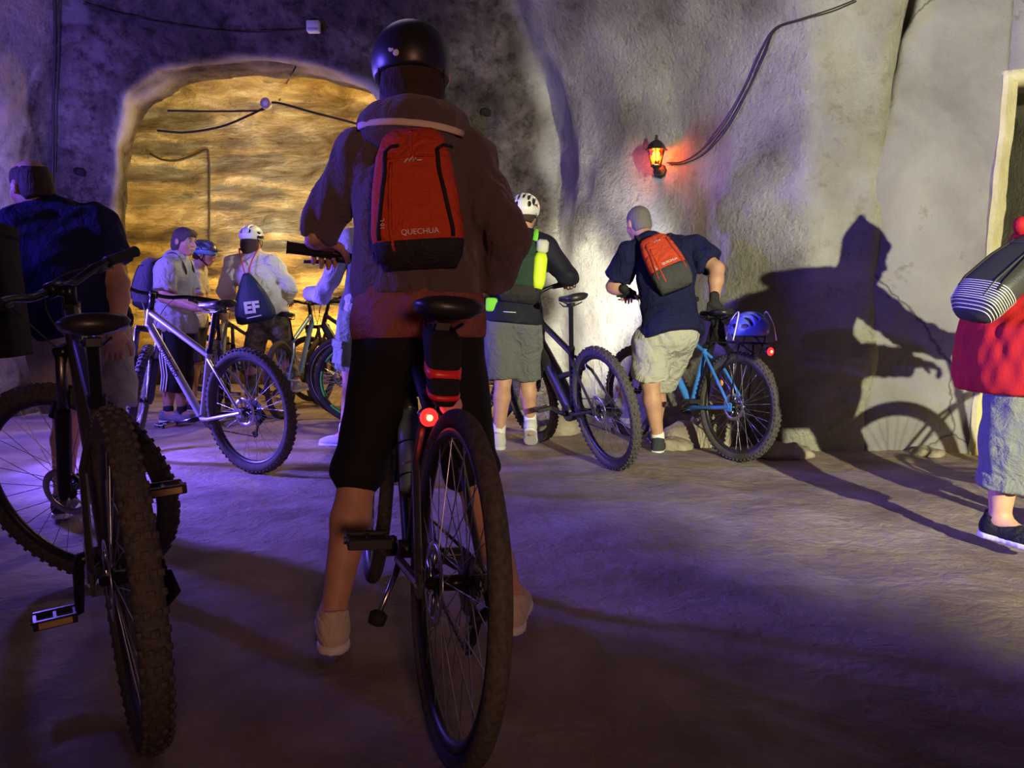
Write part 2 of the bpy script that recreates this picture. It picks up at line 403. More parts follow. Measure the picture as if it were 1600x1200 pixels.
def cave_material():
    """one rock material; the vertex attribute 'rock_tone' says where the darker tone, plaster, smooth render and streaked alcove tuff lie"""
    m = bpy.data.materials.new('cave_rock'); m.use_nodes = True; nt = m.node_tree; N = nt.nodes; L = nt.links; b = N['Principled BSDF']
    b.inputs['Roughness'].default_value = .93; b.inputs['Specular IOR Level'].default_value = .15
    tc = N.new('ShaderNodeTexCoord')
    def noise(sc, det, dis=0., ro=.6, st=None):
        n = N.new('ShaderNodeTexNoise'); n.inputs['Scale'].default_value = sc; n.inputs['Detail'].default_value = det; n.inputs['Distortion'].default_value = dis; n.inputs['Roughness'].default_value = ro
        if st:
            mp = N.new('ShaderNodeMapping'); mp.inputs['Scale'].default_value = st; L.new(tc.outputs['Object'], mp.inputs[0]); L.new(mp.outputs[0], n.inputs['Vector'])
        else: L.new(tc.outputs['Object'], n.inputs['Vector'])
        return n.outputs['Fac']
    def ramp(src, stops):
        c = N.new('ShaderNodeValToRGB'); L.new(src, c.inputs[0]); e = c.color_ramp.elements; e[0].position, e[1].position = stops[0][0], stops[-1][0]
        e[0].color = (*stops[0][1], 1); e[1].color = (*stops[-1][1], 1)
        for p, q in stops[1:-1]: k = e.new(p); k.color = (*q, 1)
        return c.outputs[0]
    def mixc(f, a, c, typ='MIX'):
        x = N.new('ShaderNodeMix'); x.data_type = 'RGBA'; x.blend_type = typ
        if isinstance(f, float): x.inputs[0].default_value = f
        else: L.new(f, x.inputs[0])
        L.new(a, x.inputs[6]); L.new(c, x.inputs[7]); return x.outputs[2]
    def math_(op, a, c):
        x = N.new('ShaderNodeMath'); x.operation = op
        for i, q in enumerate((a, c)):
            if isinstance(q, (int, float)): x.inputs[i].default_value = q
            else: L.new(q, x.inputs[i])
        return x.outputs[0]
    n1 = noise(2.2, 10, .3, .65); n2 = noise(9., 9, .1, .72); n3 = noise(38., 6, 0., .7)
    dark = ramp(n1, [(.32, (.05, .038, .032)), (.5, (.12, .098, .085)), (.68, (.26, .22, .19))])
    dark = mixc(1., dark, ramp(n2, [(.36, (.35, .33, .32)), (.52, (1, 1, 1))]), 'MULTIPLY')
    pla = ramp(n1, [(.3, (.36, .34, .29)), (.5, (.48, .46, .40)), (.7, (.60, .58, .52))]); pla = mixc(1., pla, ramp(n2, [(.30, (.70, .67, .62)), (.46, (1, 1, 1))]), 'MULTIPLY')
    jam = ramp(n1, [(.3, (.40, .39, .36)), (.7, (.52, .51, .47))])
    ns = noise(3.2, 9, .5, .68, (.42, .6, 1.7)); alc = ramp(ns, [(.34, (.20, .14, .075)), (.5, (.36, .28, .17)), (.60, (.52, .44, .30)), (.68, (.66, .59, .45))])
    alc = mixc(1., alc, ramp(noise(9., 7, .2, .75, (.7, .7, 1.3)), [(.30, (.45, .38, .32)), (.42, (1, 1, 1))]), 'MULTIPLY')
    at = N.new('ShaderNodeAttribute'); at.attribute_name = 'rock_tone'; sp = N.new('ShaderNodeSeparateColor'); L.new(at.outputs['Color'], sp.inputs[0])
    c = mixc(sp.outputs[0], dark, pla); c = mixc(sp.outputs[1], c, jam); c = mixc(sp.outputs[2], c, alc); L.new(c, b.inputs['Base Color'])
    vo = N.new('ShaderNodeTexVoronoi'); vo.inputs['Scale'].default_value = 28.; vo.feature = 'SMOOTH_F1'; vo.inputs['Smoothness'].default_value = .6
    wp = N.new('ShaderNodeMix'); wp.data_type = 'VECTOR'; wp.inputs[0].default_value = .10; nc = N.new('ShaderNodeTexNoise'); nc.inputs['Scale'].default_value = 9; L.new(tc.outputs['Object'], nc.inputs['Vector'])
    L.new(tc.outputs['Object'], wp.inputs[4]); L.new(nc.outputs['Color'], wp.inputs[5]); L.new(wp.outputs[1], vo.inputs['Vector'])
    hgt = math_('ADD', math_('MULTIPLY', n2, 1.6), math_('ADD', math_('MULTIPLY', n3, .9), math_('MULTIPLY', vo.outputs['Distance'], .35)))
    hgt = math_('MULTIPLY', hgt, math_('SUBTRACT', 1.0, math_('MULTIPLY', sp.outputs[1], .8)))
    nq = noise(7., 8, .9, .7, (.35, .5, 2.1)); hgt = math_('ADD', hgt, math_('MULTIPLY', math_('MULTIPLY', math_('ADD', ns, math_('MULTIPLY', nq, 1.6)), sp.outputs[2]), 1.7))
    bp = N.new('ShaderNodeBump'); bp.inputs['Strength'].default_value = 1.; bp.inputs['Distance'].default_value = .034; L.new(hgt, bp.inputs['Height']); L.new(bp.outputs[0], b.inputs['Normal'])
    return m
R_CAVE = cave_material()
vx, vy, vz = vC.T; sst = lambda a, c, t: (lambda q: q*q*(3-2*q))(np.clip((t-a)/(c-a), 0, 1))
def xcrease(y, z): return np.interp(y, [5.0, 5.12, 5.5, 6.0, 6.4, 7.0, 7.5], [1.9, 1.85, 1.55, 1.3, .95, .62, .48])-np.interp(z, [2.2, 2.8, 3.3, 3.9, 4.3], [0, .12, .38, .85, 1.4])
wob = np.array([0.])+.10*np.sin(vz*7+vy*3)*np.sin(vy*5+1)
w_pl = sst(-.22, .02, vx-xcrease(vy, vz)+wob)*sst(3.0, 3.6, vy)+((vx > 3.0) & (vy < 3.6))*.8; w_pl = np.clip(w_pl, 0, 1)*(vy < 8.3)  # dark colour gives way to plaster colour across the crease
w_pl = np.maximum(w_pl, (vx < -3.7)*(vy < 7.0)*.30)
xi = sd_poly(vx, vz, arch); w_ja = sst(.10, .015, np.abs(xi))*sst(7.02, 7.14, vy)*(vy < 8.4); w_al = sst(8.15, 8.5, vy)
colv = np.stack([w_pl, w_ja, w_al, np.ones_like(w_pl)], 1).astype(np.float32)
nmz = {0: 'wall_left', 1: 'wall_back', 2: 'wall_right', 3: 'wall_alcove', 4: 'wall_arch', 5: 'ceiling', 6: 'wall_front', 7: 'wall_passage'}
cls = np.full(len(qC), 1); cls[cz > 3.7] = 5; cls[cy > 8.4] = 3
cls[(cx < -3.8) & (cy < 6.9) & (cz < 3.7)] = 0; cls[(cx >= xcrease(cy, cz)-.05) & (cz < 4.0) & (cy > 3.0) & (cy < 8.4)] = 2
cls[(np.abs(sd_poly(cx, cz, arch)) < .13) & (cy > 7.05) & (cy <= 8.4)] = 4
cls[(cy < -3.5) & (cz < 3.7)] = 6; cls[(cx > 3.9) & (cy <= 3.0) & (cz < 3.7)] = 2; cls[(cx > 3.0) & (cy > 5.45)] = 7
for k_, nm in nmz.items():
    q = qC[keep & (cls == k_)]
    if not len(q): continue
    u, inv = np.unique(q, return_inverse=True); me = mesh_from(nm, vC[u], inv.reshape(-1, 4)); at_ = me.color_attributes.new('rock_tone', 'FLOAT_COLOR', 'POINT'); at_.data.foreach_set('color', colv[u].ravel())
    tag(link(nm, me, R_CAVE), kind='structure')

# floor
def fl_z(x, y):
    z_ = .010*np.sin(x*3.1+y*1.3)+.008*np.sin(y*4.7-x*1.9)+.006*np.sin(x*9.1+1.7*np.sin(y*2))*np.sin(y*7.3)
    ed = np.clip((y-4.6+.55*np.minimum(x-2, 0)*-.6)/1.2, 0, 1)*np.clip((x-.3)/.7, 0, 1); return z_-.004+ed*.03
fx = np.arange(-5.8, 5.4, .04); fy = np.arange(-4.4, 11.2, .04); FX, FY = np.meshgrid(fx, fy, indexing='ij')
FZ = fl_z(FX, FY)+.006*rng.normal(size=FX.shape)*.35
fv = np.stack([FX, FY, FZ], -1).reshape(-1, 3); a_, b_ = np.meshgrid(np.arange(len(fx)-1), np.arange(len(fy)-1), indexing='ij'); i0 = (a_*len(fy)+b_).ravel()
fq = np.stack([i0, i0+len(fy), i0+len(fy)+1, i0+1], 1)
R_FLOOR = rock('packed_dirt', [(.21, .16, .13), (.30, .24, .20), (.40, .335, .285)], 2.4, .7, .016, fine=26, spots=(6., (.52, .45, .38), .70))
tag(link('floor', mesh_from('floor', fv, fq), R_FLOOR), kind='structure')

# low ledge in front of the alcove wall with its light strip behind
R_LEDGE = rock('brown_ledge', [(.10, .06, .035), (.18, .115, .07), (.26, .18, .11)], 3., .6, .04)
mb = MB(); ring = []
for i in range(29):
    x = -5.5+i*.25; w = .02*math.sin(i*1.7); ring.append([(x, 10.28+w, -.1), (x, 10.22+w, .2), (x, 10.26+w, .40+.01*math.sin(i*2.3)), (x, 10.36+w, .43), (x, 10.40, .40), (x, 10.40, -.1)])
mb.loft(ring); tag(mb.build('trim_1', R_LEDGE), kind='structure')
STRIP = mat('led_strip', (1, .7, .2), .5, emit=(1, .55, .08), estr=6)
mb = MB(); mb.box((-2.2, 10.46, .40), (6.4, .03, .03)); sl = mb.build('light_strip', STRIP)
tag(sl, 'glowing yellow light strip along the low ledge under the alcove wall', 'light strip')

# smooth plastered wall with doorway
def wall_poly():
    zz = np.linspace(-.1, 4.0, 83); rings = []
    R_DOORWALL = rock('cracked_plaster', [(.20, .185, .205), (.27, .255, .285), (.33, .315, .345)], 1.6, .7, .03, fine=9, spots=(3.2, (.19, .175, .17), .62))
    nt = R_DOORWALL.node_tree; N = nt.nodes; L = nt.links
    vor = N.new('ShaderNodeTexVoronoi'); vor.feature = 'DISTANCE_TO_EDGE'; vor.inputs['Scale'].default_value = .9
    tc = N.new('ShaderNodeTexCoord'); ns = N.new('ShaderNodeTexNoise'); ns.inputs['Scale'].default_value = 3; ns.inputs['Detail'].default_value = 8
    mx = N.new('ShaderNodeMix'); mx.data_type = 'VECTOR'; mx.inputs[0].default_value = .22; L.new(tc.outputs['Object'], ns.inputs['Vector'])
    L.new(tc.outputs['Object'], mx.inputs[4]); L.new(ns.outputs['Color'], mx.inputs[5]); L.new(mx.outputs[1], vor.inputs['Vector'])
    cr = N.new('ShaderNodeValToRGB'); cr.color_ramp.elements[0].position = 0; cr.color_ramp.elements[1].position = .008
    cr.color_ramp.elements[0].color = (.35, .35, .35, 1); cr.color_ramp.elements[1].color = (1, 1, 1, 1); L.new(vor.outputs['Distance'], cr.inputs[0])
    b = N['Principled BSDF']; old = b.inputs['Base Color'].links[0].from_socket; m2 = N.new('ShaderNodeMix'); m2.data_type = 'RGBA'; m2.blend_type = 'MULTIPLY'; m2.inputs[0].default_value = 1
    L.new(old, m2.inputs[6]); L.new(cr.outputs[0], m2.inputs[7]); L.new(m2.outputs[2], b.inputs['Base Color'])
    def xl(z): return np.interp(z, [0, .9, 1.55, 2.2, 2.9, 4.], [2.30, 2.28, 2.27, 2.40, 2.56, 2.85])+.012*math.sin(z*9)+.008*math.sin(z*23)
    def xd(z): return np.interp(z, [0, 1, 2.44], [3.08, 3.10, 3.17])
    yf = lambda x, z: 5.06+.012*math.sin(x*5+z*3)+.008*math.sin(z*8-x*4)
    nx_ = 26; V_ = []; Q = []
    for z_ in zz:
        x0 = xl(z_); x1 = xd(z_)
        for i in range(nx_): x = x0+(x1-x0)*i/(nx_-1); V_.append((x, yf(x, z_)+(.03 if i == 0 else 0), z_))
    m = nx_
    for j in range(len(zz)-1):
        for i in range(m-1): Q.append((j*m+i, j*m+i+1, (j+1)*m+i+1, (j+1)*m+i))
    b0 = len(V_)                                     # band above the doorway, running on to the right
    zb = zz[zz >= 2.44]
    for z_ in zb:
        for i in range(12): x = xd(z_)+(4.8-xd(z_))*i/11; V_.append((x, yf(x, z_), z_))
    for j in range(len(zb)-1):
        for i in range(11): Q.append((b0+j*12+i, b0+j*12+i+1, b0+(j+1)*12+i+1, b0+(j+1)*12+i))
    o = tag(link('wall_doorway', mesh_from('wall_doorway', V_, Q, True), R_DOORWALL), kind='structure')
    sm_ = o.modifiers.new('thick', 'SOLIDIFY'); sm_.thickness = .30; sm_.offset = -1
    # pier right of the doorway
    mb = MB(); mb.loft([[(4.28, 5.06, z_), (4.8, 5.06, z_), (4.8, 5.42, z_), (4.28, 5.42, z_)] for z_ in (-.1, 1.2, 2.5)]); tag(mb.build('wall_pier', R_DOORWALL), kind='structure')
    R_CAS = rock('yellowed_jamb', [(.50, .44, .26), (.62, .55, .36), (.68, .63, .47)], 2.6, .6, .03, fine=9, spots=(6., (.34, .27, .18), .66))
    rng2 = np.random.RandomState(3); mb = MB(); rr = []
    for z_ in np.linspace(-.05, 2.44, 34):
        x = xd(z_); j1, j2 = rng2.uniform(-.008, .008, 2); rr.append([(x-.035+j1, 5.045, z_), (x-.01+j1, 5.03, z_), (x+.075+j2, 5.07, z_), (x+.085+j2, 5.14, z_), (x+.07, 5.40, z_), (x-.03, 5.40, z_)])
    mb.loft(rr); d = tag(mb.build('door_1', R_CAS), kind='structure'); auto_smooth(d, 35)
    mb = MB(); mb.loft([[(x, 5.045, 2.40+.1*(x-3.2)), (x, 5.035, 2.47+.1*(x-3.2)), (x, 5.40, 2.47+.1*(x-3.2)), (x, 5.40, 2.40+.1*(x-3.2))] for x in np.linspace(3.13, 4.35, 12)])
    mb.build('lintel', R_CAS, d)
wall_poly()

# ------------------------------------------------------------------ bicycles
def lathe_y(prof, n, closed=True):
    return MB().lathe(prof, axis=(0, 1, 0), n=n, closed=closed)
CACHE = {}
def cached(key, fn):
    if key not in CACHE: CACHE[key] = fn()
    return CACHE[key]
def wheel_meshes(R, tw, knob):
    def tyre():
        mb = MB(); r = tw/2; Rm = R-r-(.004 if knob else 0)
        mb.lathe([(Rm+r*math.cos(2*PI*i/14), r*math.sin(2*PI*i/14)) for i in range(14)][::-1], axis=(0, 1, 0), n=80, closed=True)
        if knob:
            for i in range(66):
                t = 2*PI*i/66; c, s = math.cos(t), math.sin(t); Rr = np.array([[c, 0, -s], [0, 1, 0], [s, 0, c]])
                for (y, rr, sz) in ((-.28, 1., .35), (.28, 1., .35)) if i % 2 else ((0, 1.02, .4),):
                    mb.box(Rr@V(Rm+r*math.cos(y)*rr, r*math.sin(y)*1.1, 0), (.009, tw*sz*.6, .014), Rr, .2)
                for sg in (-1, 1): mb.box(Rr@V(Rm+r*.62, sg*r*.80, 0), (.011, .010, .013), Rr@np.array([[math.cos(sg*.8), -math.sin(sg*.8), 0], [math.sin(sg*.8), math.cos(sg*.8), 0], [0, 0, 1]]), .2)
        return mb.mesh('tyre')
    def rim():
        a = R-tw*.93; return lathe_y([(a+.004, -.012), (a-.006, -.014), (a-.018, -.010), (a-.024, 0), (a-.018, .010), (a-.006, .014), (a+.004, .012), (a, 0)], 80).mesh('rim')
    def spokes():
        mb = MB(); a = R-tw*.93-.018
        for i in range(32):
            t = 2*PI*i/32; sg = 1 if i % 2 else -1; t2 = t+(.45 if (i//2) % 2 else -.45)
            mb.tube([(a*math.cos(t), sg*.004, a*math.sin(t)), (.026*math.cos(t2), sg*.030, .026*math.sin(t2))], .0013, 4, False)
        return mb.mesh('spokes')
    def hub(): return lathe_y([(.006, -.055), (.012, -.05), (.012, -.036), (.03, -.034), (.03, -.028), (.016, -.024), (.016, .024), (.03, .028), (.03, .034), (.012, .036), (.012, .05), (.006, .055)], 20, False).mesh('hub')
    def disc():
        mb = MB(); mb.lathe([(.062, .037), (.085, .037), (.085, .039), (.062, .039)], axis=(0, 1, 0), n=40, closed=True)
        for i in range(6):
            t = 2*PI*i/6; mb.tube([(.022*math.cos(t), .038, .022*math.sin(t)), (.066*math.cos(t+.35), .038, .066*math.sin(t+.35))], .004, 4)
        return mb.mesh('brake_disc')
    k = (R, tw, knob)
    return [cached((nm,)+k, fn) for nm, fn in (('tyre', tyre), ('rim', rim), ('spokes', spokes), ('hub', hub), ('disc', disc))]
def cassette_mesh():
    mb = MB()
    for i in range(9):
        r = .068-.0048*i; y = -.030-.0035*i; nt = 40-3*i; pr = []
        vs = []; 
        for yy in (y, y-.0018):
            for j in range(2*nt): t = PI*j/nt; q = r-(.004 if j % 2 else 0); vs.append((q*math.cos(t), yy, q*math.sin(t)))
        m = 2*nt; mb.add(vs, [tuple(range(m)), tuple(range(m, 2*m))[::-1]]+[(j, m+j, m+(j+1) % m, (j+1) % m) for j in range(m)])
    return mb.mesh('cassette', False)
def pedal_mesh():
    mb = MB(); mb.tube([(0, -.055, 0), (0, .055, 0)], .009, 8)
    for x in (-.036, .036): mb.box((x, 0, 0), (.014, .10, .024), None, .3)
    for y in (-.045, .045, 0): mb.box((0, y, 0), (.07, .010, .018), None, .3)
    return mb.mesh('pedal', False)
def pedal_ref_mesh():
    mb = MB()
    for x in (-.0445, .0445): mb.box((x, 0, 0), (.004, .075, .016), None, .3)
    return mb.mesh('pedal_reflector', False)
def bike(name, label, rear, front, lean=0., steer=0., col=(.03, .03, .035), R=.36, tw=.05, knob=False, rim=None, bars=.66, rise=.02, saddle=.95, crank=-.6,
         fat=False, rigid=False, post_mat=None, saddle_mat=None, drop=0., bar_mat=None, ref=True, fork_mat=None, saddle_shape=1.0, fm=None, saddle_tilt=0., wb=None, sus=False, grip_mat=None):
    rear = V(rear[0], rear[1], 0); dv = V(front[0], front[1], 0)-rear; yaw = math.atan2(dv[1], dv[0])
    rear[2] = float(fl_z(rear[0], rear[1]))
    root = empty(name, rear, label, 'bicycle', 'bicycles of the tour group'); root.rotation_euler = (math.radians(lean), 0, yaw)
    WB = 1.10 if wb is None else wb; fm = fm or mat('bike_paint_%.2f_%.2f_%.2f' % tuple(col), col, .3, .2)
    rim = rim or RIM_BLK
    ra = V(0, 0, R); fa = V(WB, 0, R); bb = V(.43, 0, .30); ha = math.radians(69); ax = V(-math.cos(ha), 0, math.sin(ha))
    crown = fa+V(-.045, 0, 0)+ax*(.50 if not rigid else .42); ht0 = crown+ax*.012; ht1 = ht0+ax*.12
    sd = unit(V(-.29, 0, .957)); st = bb+sd*.43; sad = V(bb[0]+sd[0]/sd[2]*(saddle-bb[2]), 0, saddle)
    # frame
    mb = MB(); r1 = .019
    if fat:
        mb.tube([bb+V(.01, 0, .01), bb*.55+ht0*.45, ht0], [.050, .050, .034], 12, flat=1.25, up=(0, 0, 1)); mb.lathe([(.055, -.045), (.06, -.03), (.06, .03), (.055, .045)], bb+V(.02, 0, 0), (0, 1, 0), 18)
    else: mb.tube([bb, ht0+ax*.02], [.024, .024], 12)
    mb.tube([st-sd*.03, ht1-ax*.02], [r1, r1+.002], 12); mb.tube([bb, st], .0185, 12); mb.tube([ht0, ht1], .024, 14)
    mb.lathe([(.022, -.037), (.024, -.03), (.024, .03), (.022, .037)], bb, (0, 1, 0), 16)
    for s in (-1, 1):
        mb.tube([bb+V(-.02, s*.030, 0), bb+V(-.12, s*.055, .01), ra+V(0, s*.068, 0)], [.013, .011, .010], 8)
        mb.tube([st+V(0, s*.014, -.05), st*.6+ra*.4+V(0, s*.052, 0), ra+V(0, s*.068, 0)], [.010, .009, .008], 8)
        mb.box(ra+V(.005, s*.068, .0), (.04, .008, .05))
    if sus: mb.tube([st-sd*.16, bb+V(.10, 0, .22)], [.016, .022], 10); mb.tube([st-sd*.10, ra*.4+st*.6+V(0, 0, .02)], [.016, .014], 8)
    fr = auto_smooth(mb.build('frame', fm, root))
    # seatpost and saddle
    mb = MB(); mb.tube([st-sd*.02, sad-V(0, 0, .04)], .0145, 12); mb.lathe([(.021, -.012), (.023, 0), (.021, .014)], st, sd, 14); mb.box(sad+V(.0, 0, -.04), (.05, .035, .022))
    for s in (-1, 1): mb.tube([sad+V(-.09, s*.03, -.03), sad+V(-.03, s*.022, -.045), sad+V(.06, s*.022, -.045), sad+V(.12, s*.012, -.025)], .0038, 6)
    auto_smooth(mb.build('seatpost', post_mat or BLACK_MET, root))
    def sad_mesh():
        mb = MB(); rings = []
        for i in range(15):
            t = i/14; x = -.135+.275*t; w = np.interp(t, [0, .08, .25, .45, .7, .93, 1], [.045, .068, .074, .046, .024, .018, .008])*saddle_shape
            zt = np.interp(t, [0, .1, .3, .6, 1], [.012, .018, .012, .006, .0]); th = np.interp(t, [0, .3, .7, 1], [.03, .036, .03, .018])
            rg = []
            for j in range(14):
                a = 2*PI*j/14; c, s = math.cos(a), math.sin(a); rg.append((x, w*math.copysign(abs(c)**.8, c), zt+(s*.012 if s > 0 else s*th)-abs(c)**3*.008))
            rings.append(rg)
        mb.loft(rings); return mb.mesh('saddle')
    so = link('saddle', cached(('saddle', saddle_shape), sad_mesh), saddle_mat or BLACK_PL, root, sad); so.rotation_euler = (0, math.radians(saddle_tilt), 0)
    # drivetrain
    ck = crank; mb = MB(); cr = V(math.cos(ck), 0, math.sin(ck)); nt = 34; vs = []
    for yy in (-.046, -.049):
        for j in range(2*nt): t = PI*j/nt; q = .075-(.005 if j % 2 else 0); vs.append((bb[0]+q*math.cos(t), yy, bb[2]+q*math.sin(t)))
    m = 2*nt; mb.add(vs, [tuple(range(m))[::-1], tuple(range(m, 2*m))]+[(j, (j+1) % m, m+(j+1) % m, m+j) for j in range(m)])
    mb.build('chainring', DKSTEEL, root, smooth=False)
    for s in (-1, 1):
        mb = MB(); d = cr*s; mb.tube([bb+V(0, s*.04, 0), bb+V(0, s*.062, 0), bb+V(0, s*.072, 0)+d*.03, bb+V(0, s*.078, 0)+d*.172], [.018, .019, .015, .011], 8); mb.build('crank_arm', BLACK_MET, root)
        pd = link('pedal', cached('pedal', pedal_mesh), BLACK_PL, root, bb+V(0, s*.135, 0)+d*.172)
        if ref: link('reflector', cached('pref', pedal_ref_mesh), AMBER_PL, pd)
    rg = .045; d_ = bb-ra; th = math.atan2(d_[2], d_[0]); up = V(-math.sin(th), 0, math.cos(th))
    pul = ra+V(-.005, 0, -.075); pul2 = ra+V(.035, 0, -.15)
    pts = [bb+up*.075, ra+up*rg]+[ra+V(math.cos(a)*rg, 0, math.sin(a)*rg) for a in np.linspace(th+PI/2+.3, th+PI*1.35, 6)]+[pul+V(.014, 0, .004), pul2+V(-.012, 0, -.004), pul2+V(.006, 0, -.012), bb+V(-.02, 0, -.075)]+[bb+V(math.cos(a), 0, math.sin(a))*.075 for a in np.linspace(-PI/2+.1, PI/2+th, 8)]
    mb = MB(); pts = [p+V(0, -.0475, 0) for p in pts]
    for i in range(len(pts)-1):
        Ld = np.linalg.norm(pts[i+1]-pts[i]); nn = max(1, int(Ld/.013)); dd = unit(pts[i+1]-pts[i])
        if Ld < 1e-4: continue
        for q in range(nn):
            c = pts[i]+(pts[i+1]-pts[i])*(q+.5)/nn; Rm = np.stack([dd, V(0, 1, 0), np.cross(dd, V(0, 1, 0))], 1); mb.box(c, (.010, .006 if q % 2 else .004, .007), Rm, .2)
    ch = mb.build('chain', DKSTEEL, root, smooth=False)
    mb = MB(); y = -.052
    mb.tube([ra+V(0, -.075, -.01), ra+V(-.03, -.082, -.045), pul+V(0, y-.012, 0)], [.012, .016, .013], 8); mb.tube([pul+V(0, y-.008, 0), pul2+V(0, y-.008, 0)], [.010, .009], 6, flat=.4)
    for p in (pul, pul2): mb.lathe([(.012, y-.006), (.02, y-.006), (.02, y+.004), (.012, y+.004)], V(p[0], 0, p[2]), (0, 1, 0), 14)
    auto_smooth(mb.build('rear_derailleur', BLACK_MET, root))
    # wheels
    me = wheel_meshes(R, tw, knob)
    def mk_wheel(nm, M_):
        o = link(nm, me[0], TYRE, root); o.matrix_local = M_
        for nm2, mm, ma in (('rim', me[1], rim), ('spokes', me[2], SPOKE), ('hub', me[3], BLACK_MET), ('brake_disc', me[4], STEEL)):
            q = bpy.data.objects.new(nm2, mm); COL.objects.link(q); q.parent = o
            if not mm.materials: mm.materials.append(ma)
            if nm2 == 'rim': q.material_slots[0].link = 'OBJECT'; q.material_slots[0].material = ma
        return o
    rw = mk_wheel('rear_wheel', Matrix.Translation(tuple(ra)) @ Matrix.Rotation(random.random()*6, 4, 'Y'))
    link('cassette', cached('cassette', cassette_mesh), DKSTEEL, rw)
    S = Matrix.Translation(tuple(crown)) @ Matrix.Rotation(math.radians(steer), 4, Vector(tuple(ax))) @ Matrix.Translation(tuple(-crown))
    fw = mk_wheel('front_wheel', S @ Matrix.Translation(tuple(fa)) @ Matrix.Rotation(random.random()*6, 4, 'Y'))
    # fork
    mb = MB(); st_ = MB()
    for s in (-1, 1):
        cl = crown+V(0, s*.062, -.01); ft = fa+V(-.012, s*.062, 0)
        if rigid: mb.tube([crown+V(0, s*.03, 0), cl-ax*.06, fa+V(0, s*.058, 0)], [.016, .014, .010], 8)
        else:
            st_.tube([cl, cl*.55+ft*.45], .0165, 10); mb.tube([cl*.62+ft*.38, cl*.58+ft*.42, ft*.95+cl*.05, fa+V(0, s*.06, -.012)], [.021, .0235, .021, .013], 12)
    if not rigid: mb.tube([crown*.58+fa*.42+V(.03, -.062, 0), crown*.60+fa*.40+V(.055, 0, .03), crown*.58+fa*.42+V(.03, .062, 0)], [.012, .011, .012], 8)
    mb.box(crown+V(0, 0, -.005), (.045, .15, .035), None, .4)
    fk = auto_smooth(mb.build('fork', fork_mat or BLACK_MET, root)); fk.matrix_local = S
    if st_.v: st_.build('stanchion', DKSTEEL, fk)
    # bars
    bc = ht1+ax*(.05+rise)+V(.055, 0, 0); hb = bars/2; bm = bar_mat or BLACK_MET
    mb = MB(); mb.tube([ht1, ht1+ax*(.055+rise)], .017, 12); mb.tube([ht1+ax*(.03+rise), bc], .017, 10)
    mb.lathe([(.02, -.025), (.023, -.02), (.023, .02), (.02, .025)], bc, (0, 1, 0), 14); sm = mb.build('stem', BLACK_MET, root); sm.matrix_local = S
    path = [bc+V(-.035, -hb, .025), bc+V(-.02, -hb*.55, .022), bc+V(0, -.09, 0), bc, bc+V(0, .09, 0), bc+V(-.02, hb*.55, .022), bc+V(-.035, hb, .025)]
    mb = MB(); mb.tube(spline(path, 5), .0125, 10); hbo = mb.build('handlebar', bm, root); hbo.matrix_local = S
    for s in (-1, 1):
        e = bc+V(-.035, s*hb, .025); q = bc+V(-.024, s*(hb-.125), .0235); mb = MB(); mb.tube([q, q*.95+e*.05, q*.5+e*.5, e*.97+q*.03, e+V(0, s*.004, 0)], [.019, .0165, .0165, .017, .019], 12); mb.build('grip', grip_mat or BLACK_RUB, hbo)
        c = bc+V(-.018, s*(hb-.155), .022); mb = MB(); mb.box(c+V(.012, 0, -.008), (.045, .04, .03), None, .4); mb.tube([c+V(.03, 0, -.012), c+V(.055, s*.03, -.02), c+V(.05, s*.11, -.028)], [.008, .007, .005], 6); mb.build('brake_lever', BLACK_PL, hbo)
        mb = MB(); p0 = c+V(.02, -s*.02, 0); mb.tube(bez(p0, p0+V(.12, -s*.10, .02), crown+V(.12, s*.03, .12), crown+V(.035, s*.03, 0), 14), .0028, 6); mb.build('brake_cable', CABLE, hbo)
    root['_tmp'] = 1; del root['_tmp']
    info = dict(root=root, fw=fw, rw=rw, sad=sad, st=st, bb=bb, ra=ra, fa=fa, ht=ht1, hb=hbo, S=S, bc=bc, hbw=hb, fr=fr)
    M_ = Matrix.Translation(tuple(map(float, rear))) @ Matrix.Rotation(yaw, 4, 'Z') @ Matrix.Rotation(math.radians(lean), 4, 'X'); info['M'] = M_
    info['w'] = lambda p: np.array(M_ @ Vector(tuple(map(float, p))))
    info['gripw'] = lambda s: np.array(M_ @ S @ Vector(tuple(map(float, bc+V(-.03, s*(hb-.065), .024)))))
    return info

# ------------------------------------------------------------------ people
def frame3(fwd, up):
    up = unit(up); f = np.asarray(fwd, float); f = unit(f-up*np.dot(f, up)); r = np.cross(f, up); return np.stack([r, f, up], 1)
def head_prims(c, R, s=1.):
    r, f, u = R.T; o = lambda a, b, d: c+s*(r*a+f*b+u*d)
    p = [ell(o(0, -.005, .03), V(.076, .096, .085)*s, R, .02), ell(o(0, .028, -.04), V(.060, .066, .075)*s, R, .03), ell(o(0, .070, -.088), V(.026, .020, .020)*s, R, .03),
         cone(o(0, .088, .018), o(0, .108, -.022), .009*s, .014*s, .012), ell(o(0, .092, -.060), V(.022, .010, .010)*s, R, .012), ell(o(0, .082, .030), V(.05, .014, .012)*s, R, .02)]
    for q in (-1, 1):
        p += [ell(o(q*.078, -.008, -.005), V(.010, .021, .031)*s, R, .008), ell(o(q*.042, .062, -.03), V(.022, .022, .022)*s, R, .03), ell(o(q*.031, .098, .012), V(.016, .010, .010)*s, R, .008, op='-')]
    return p
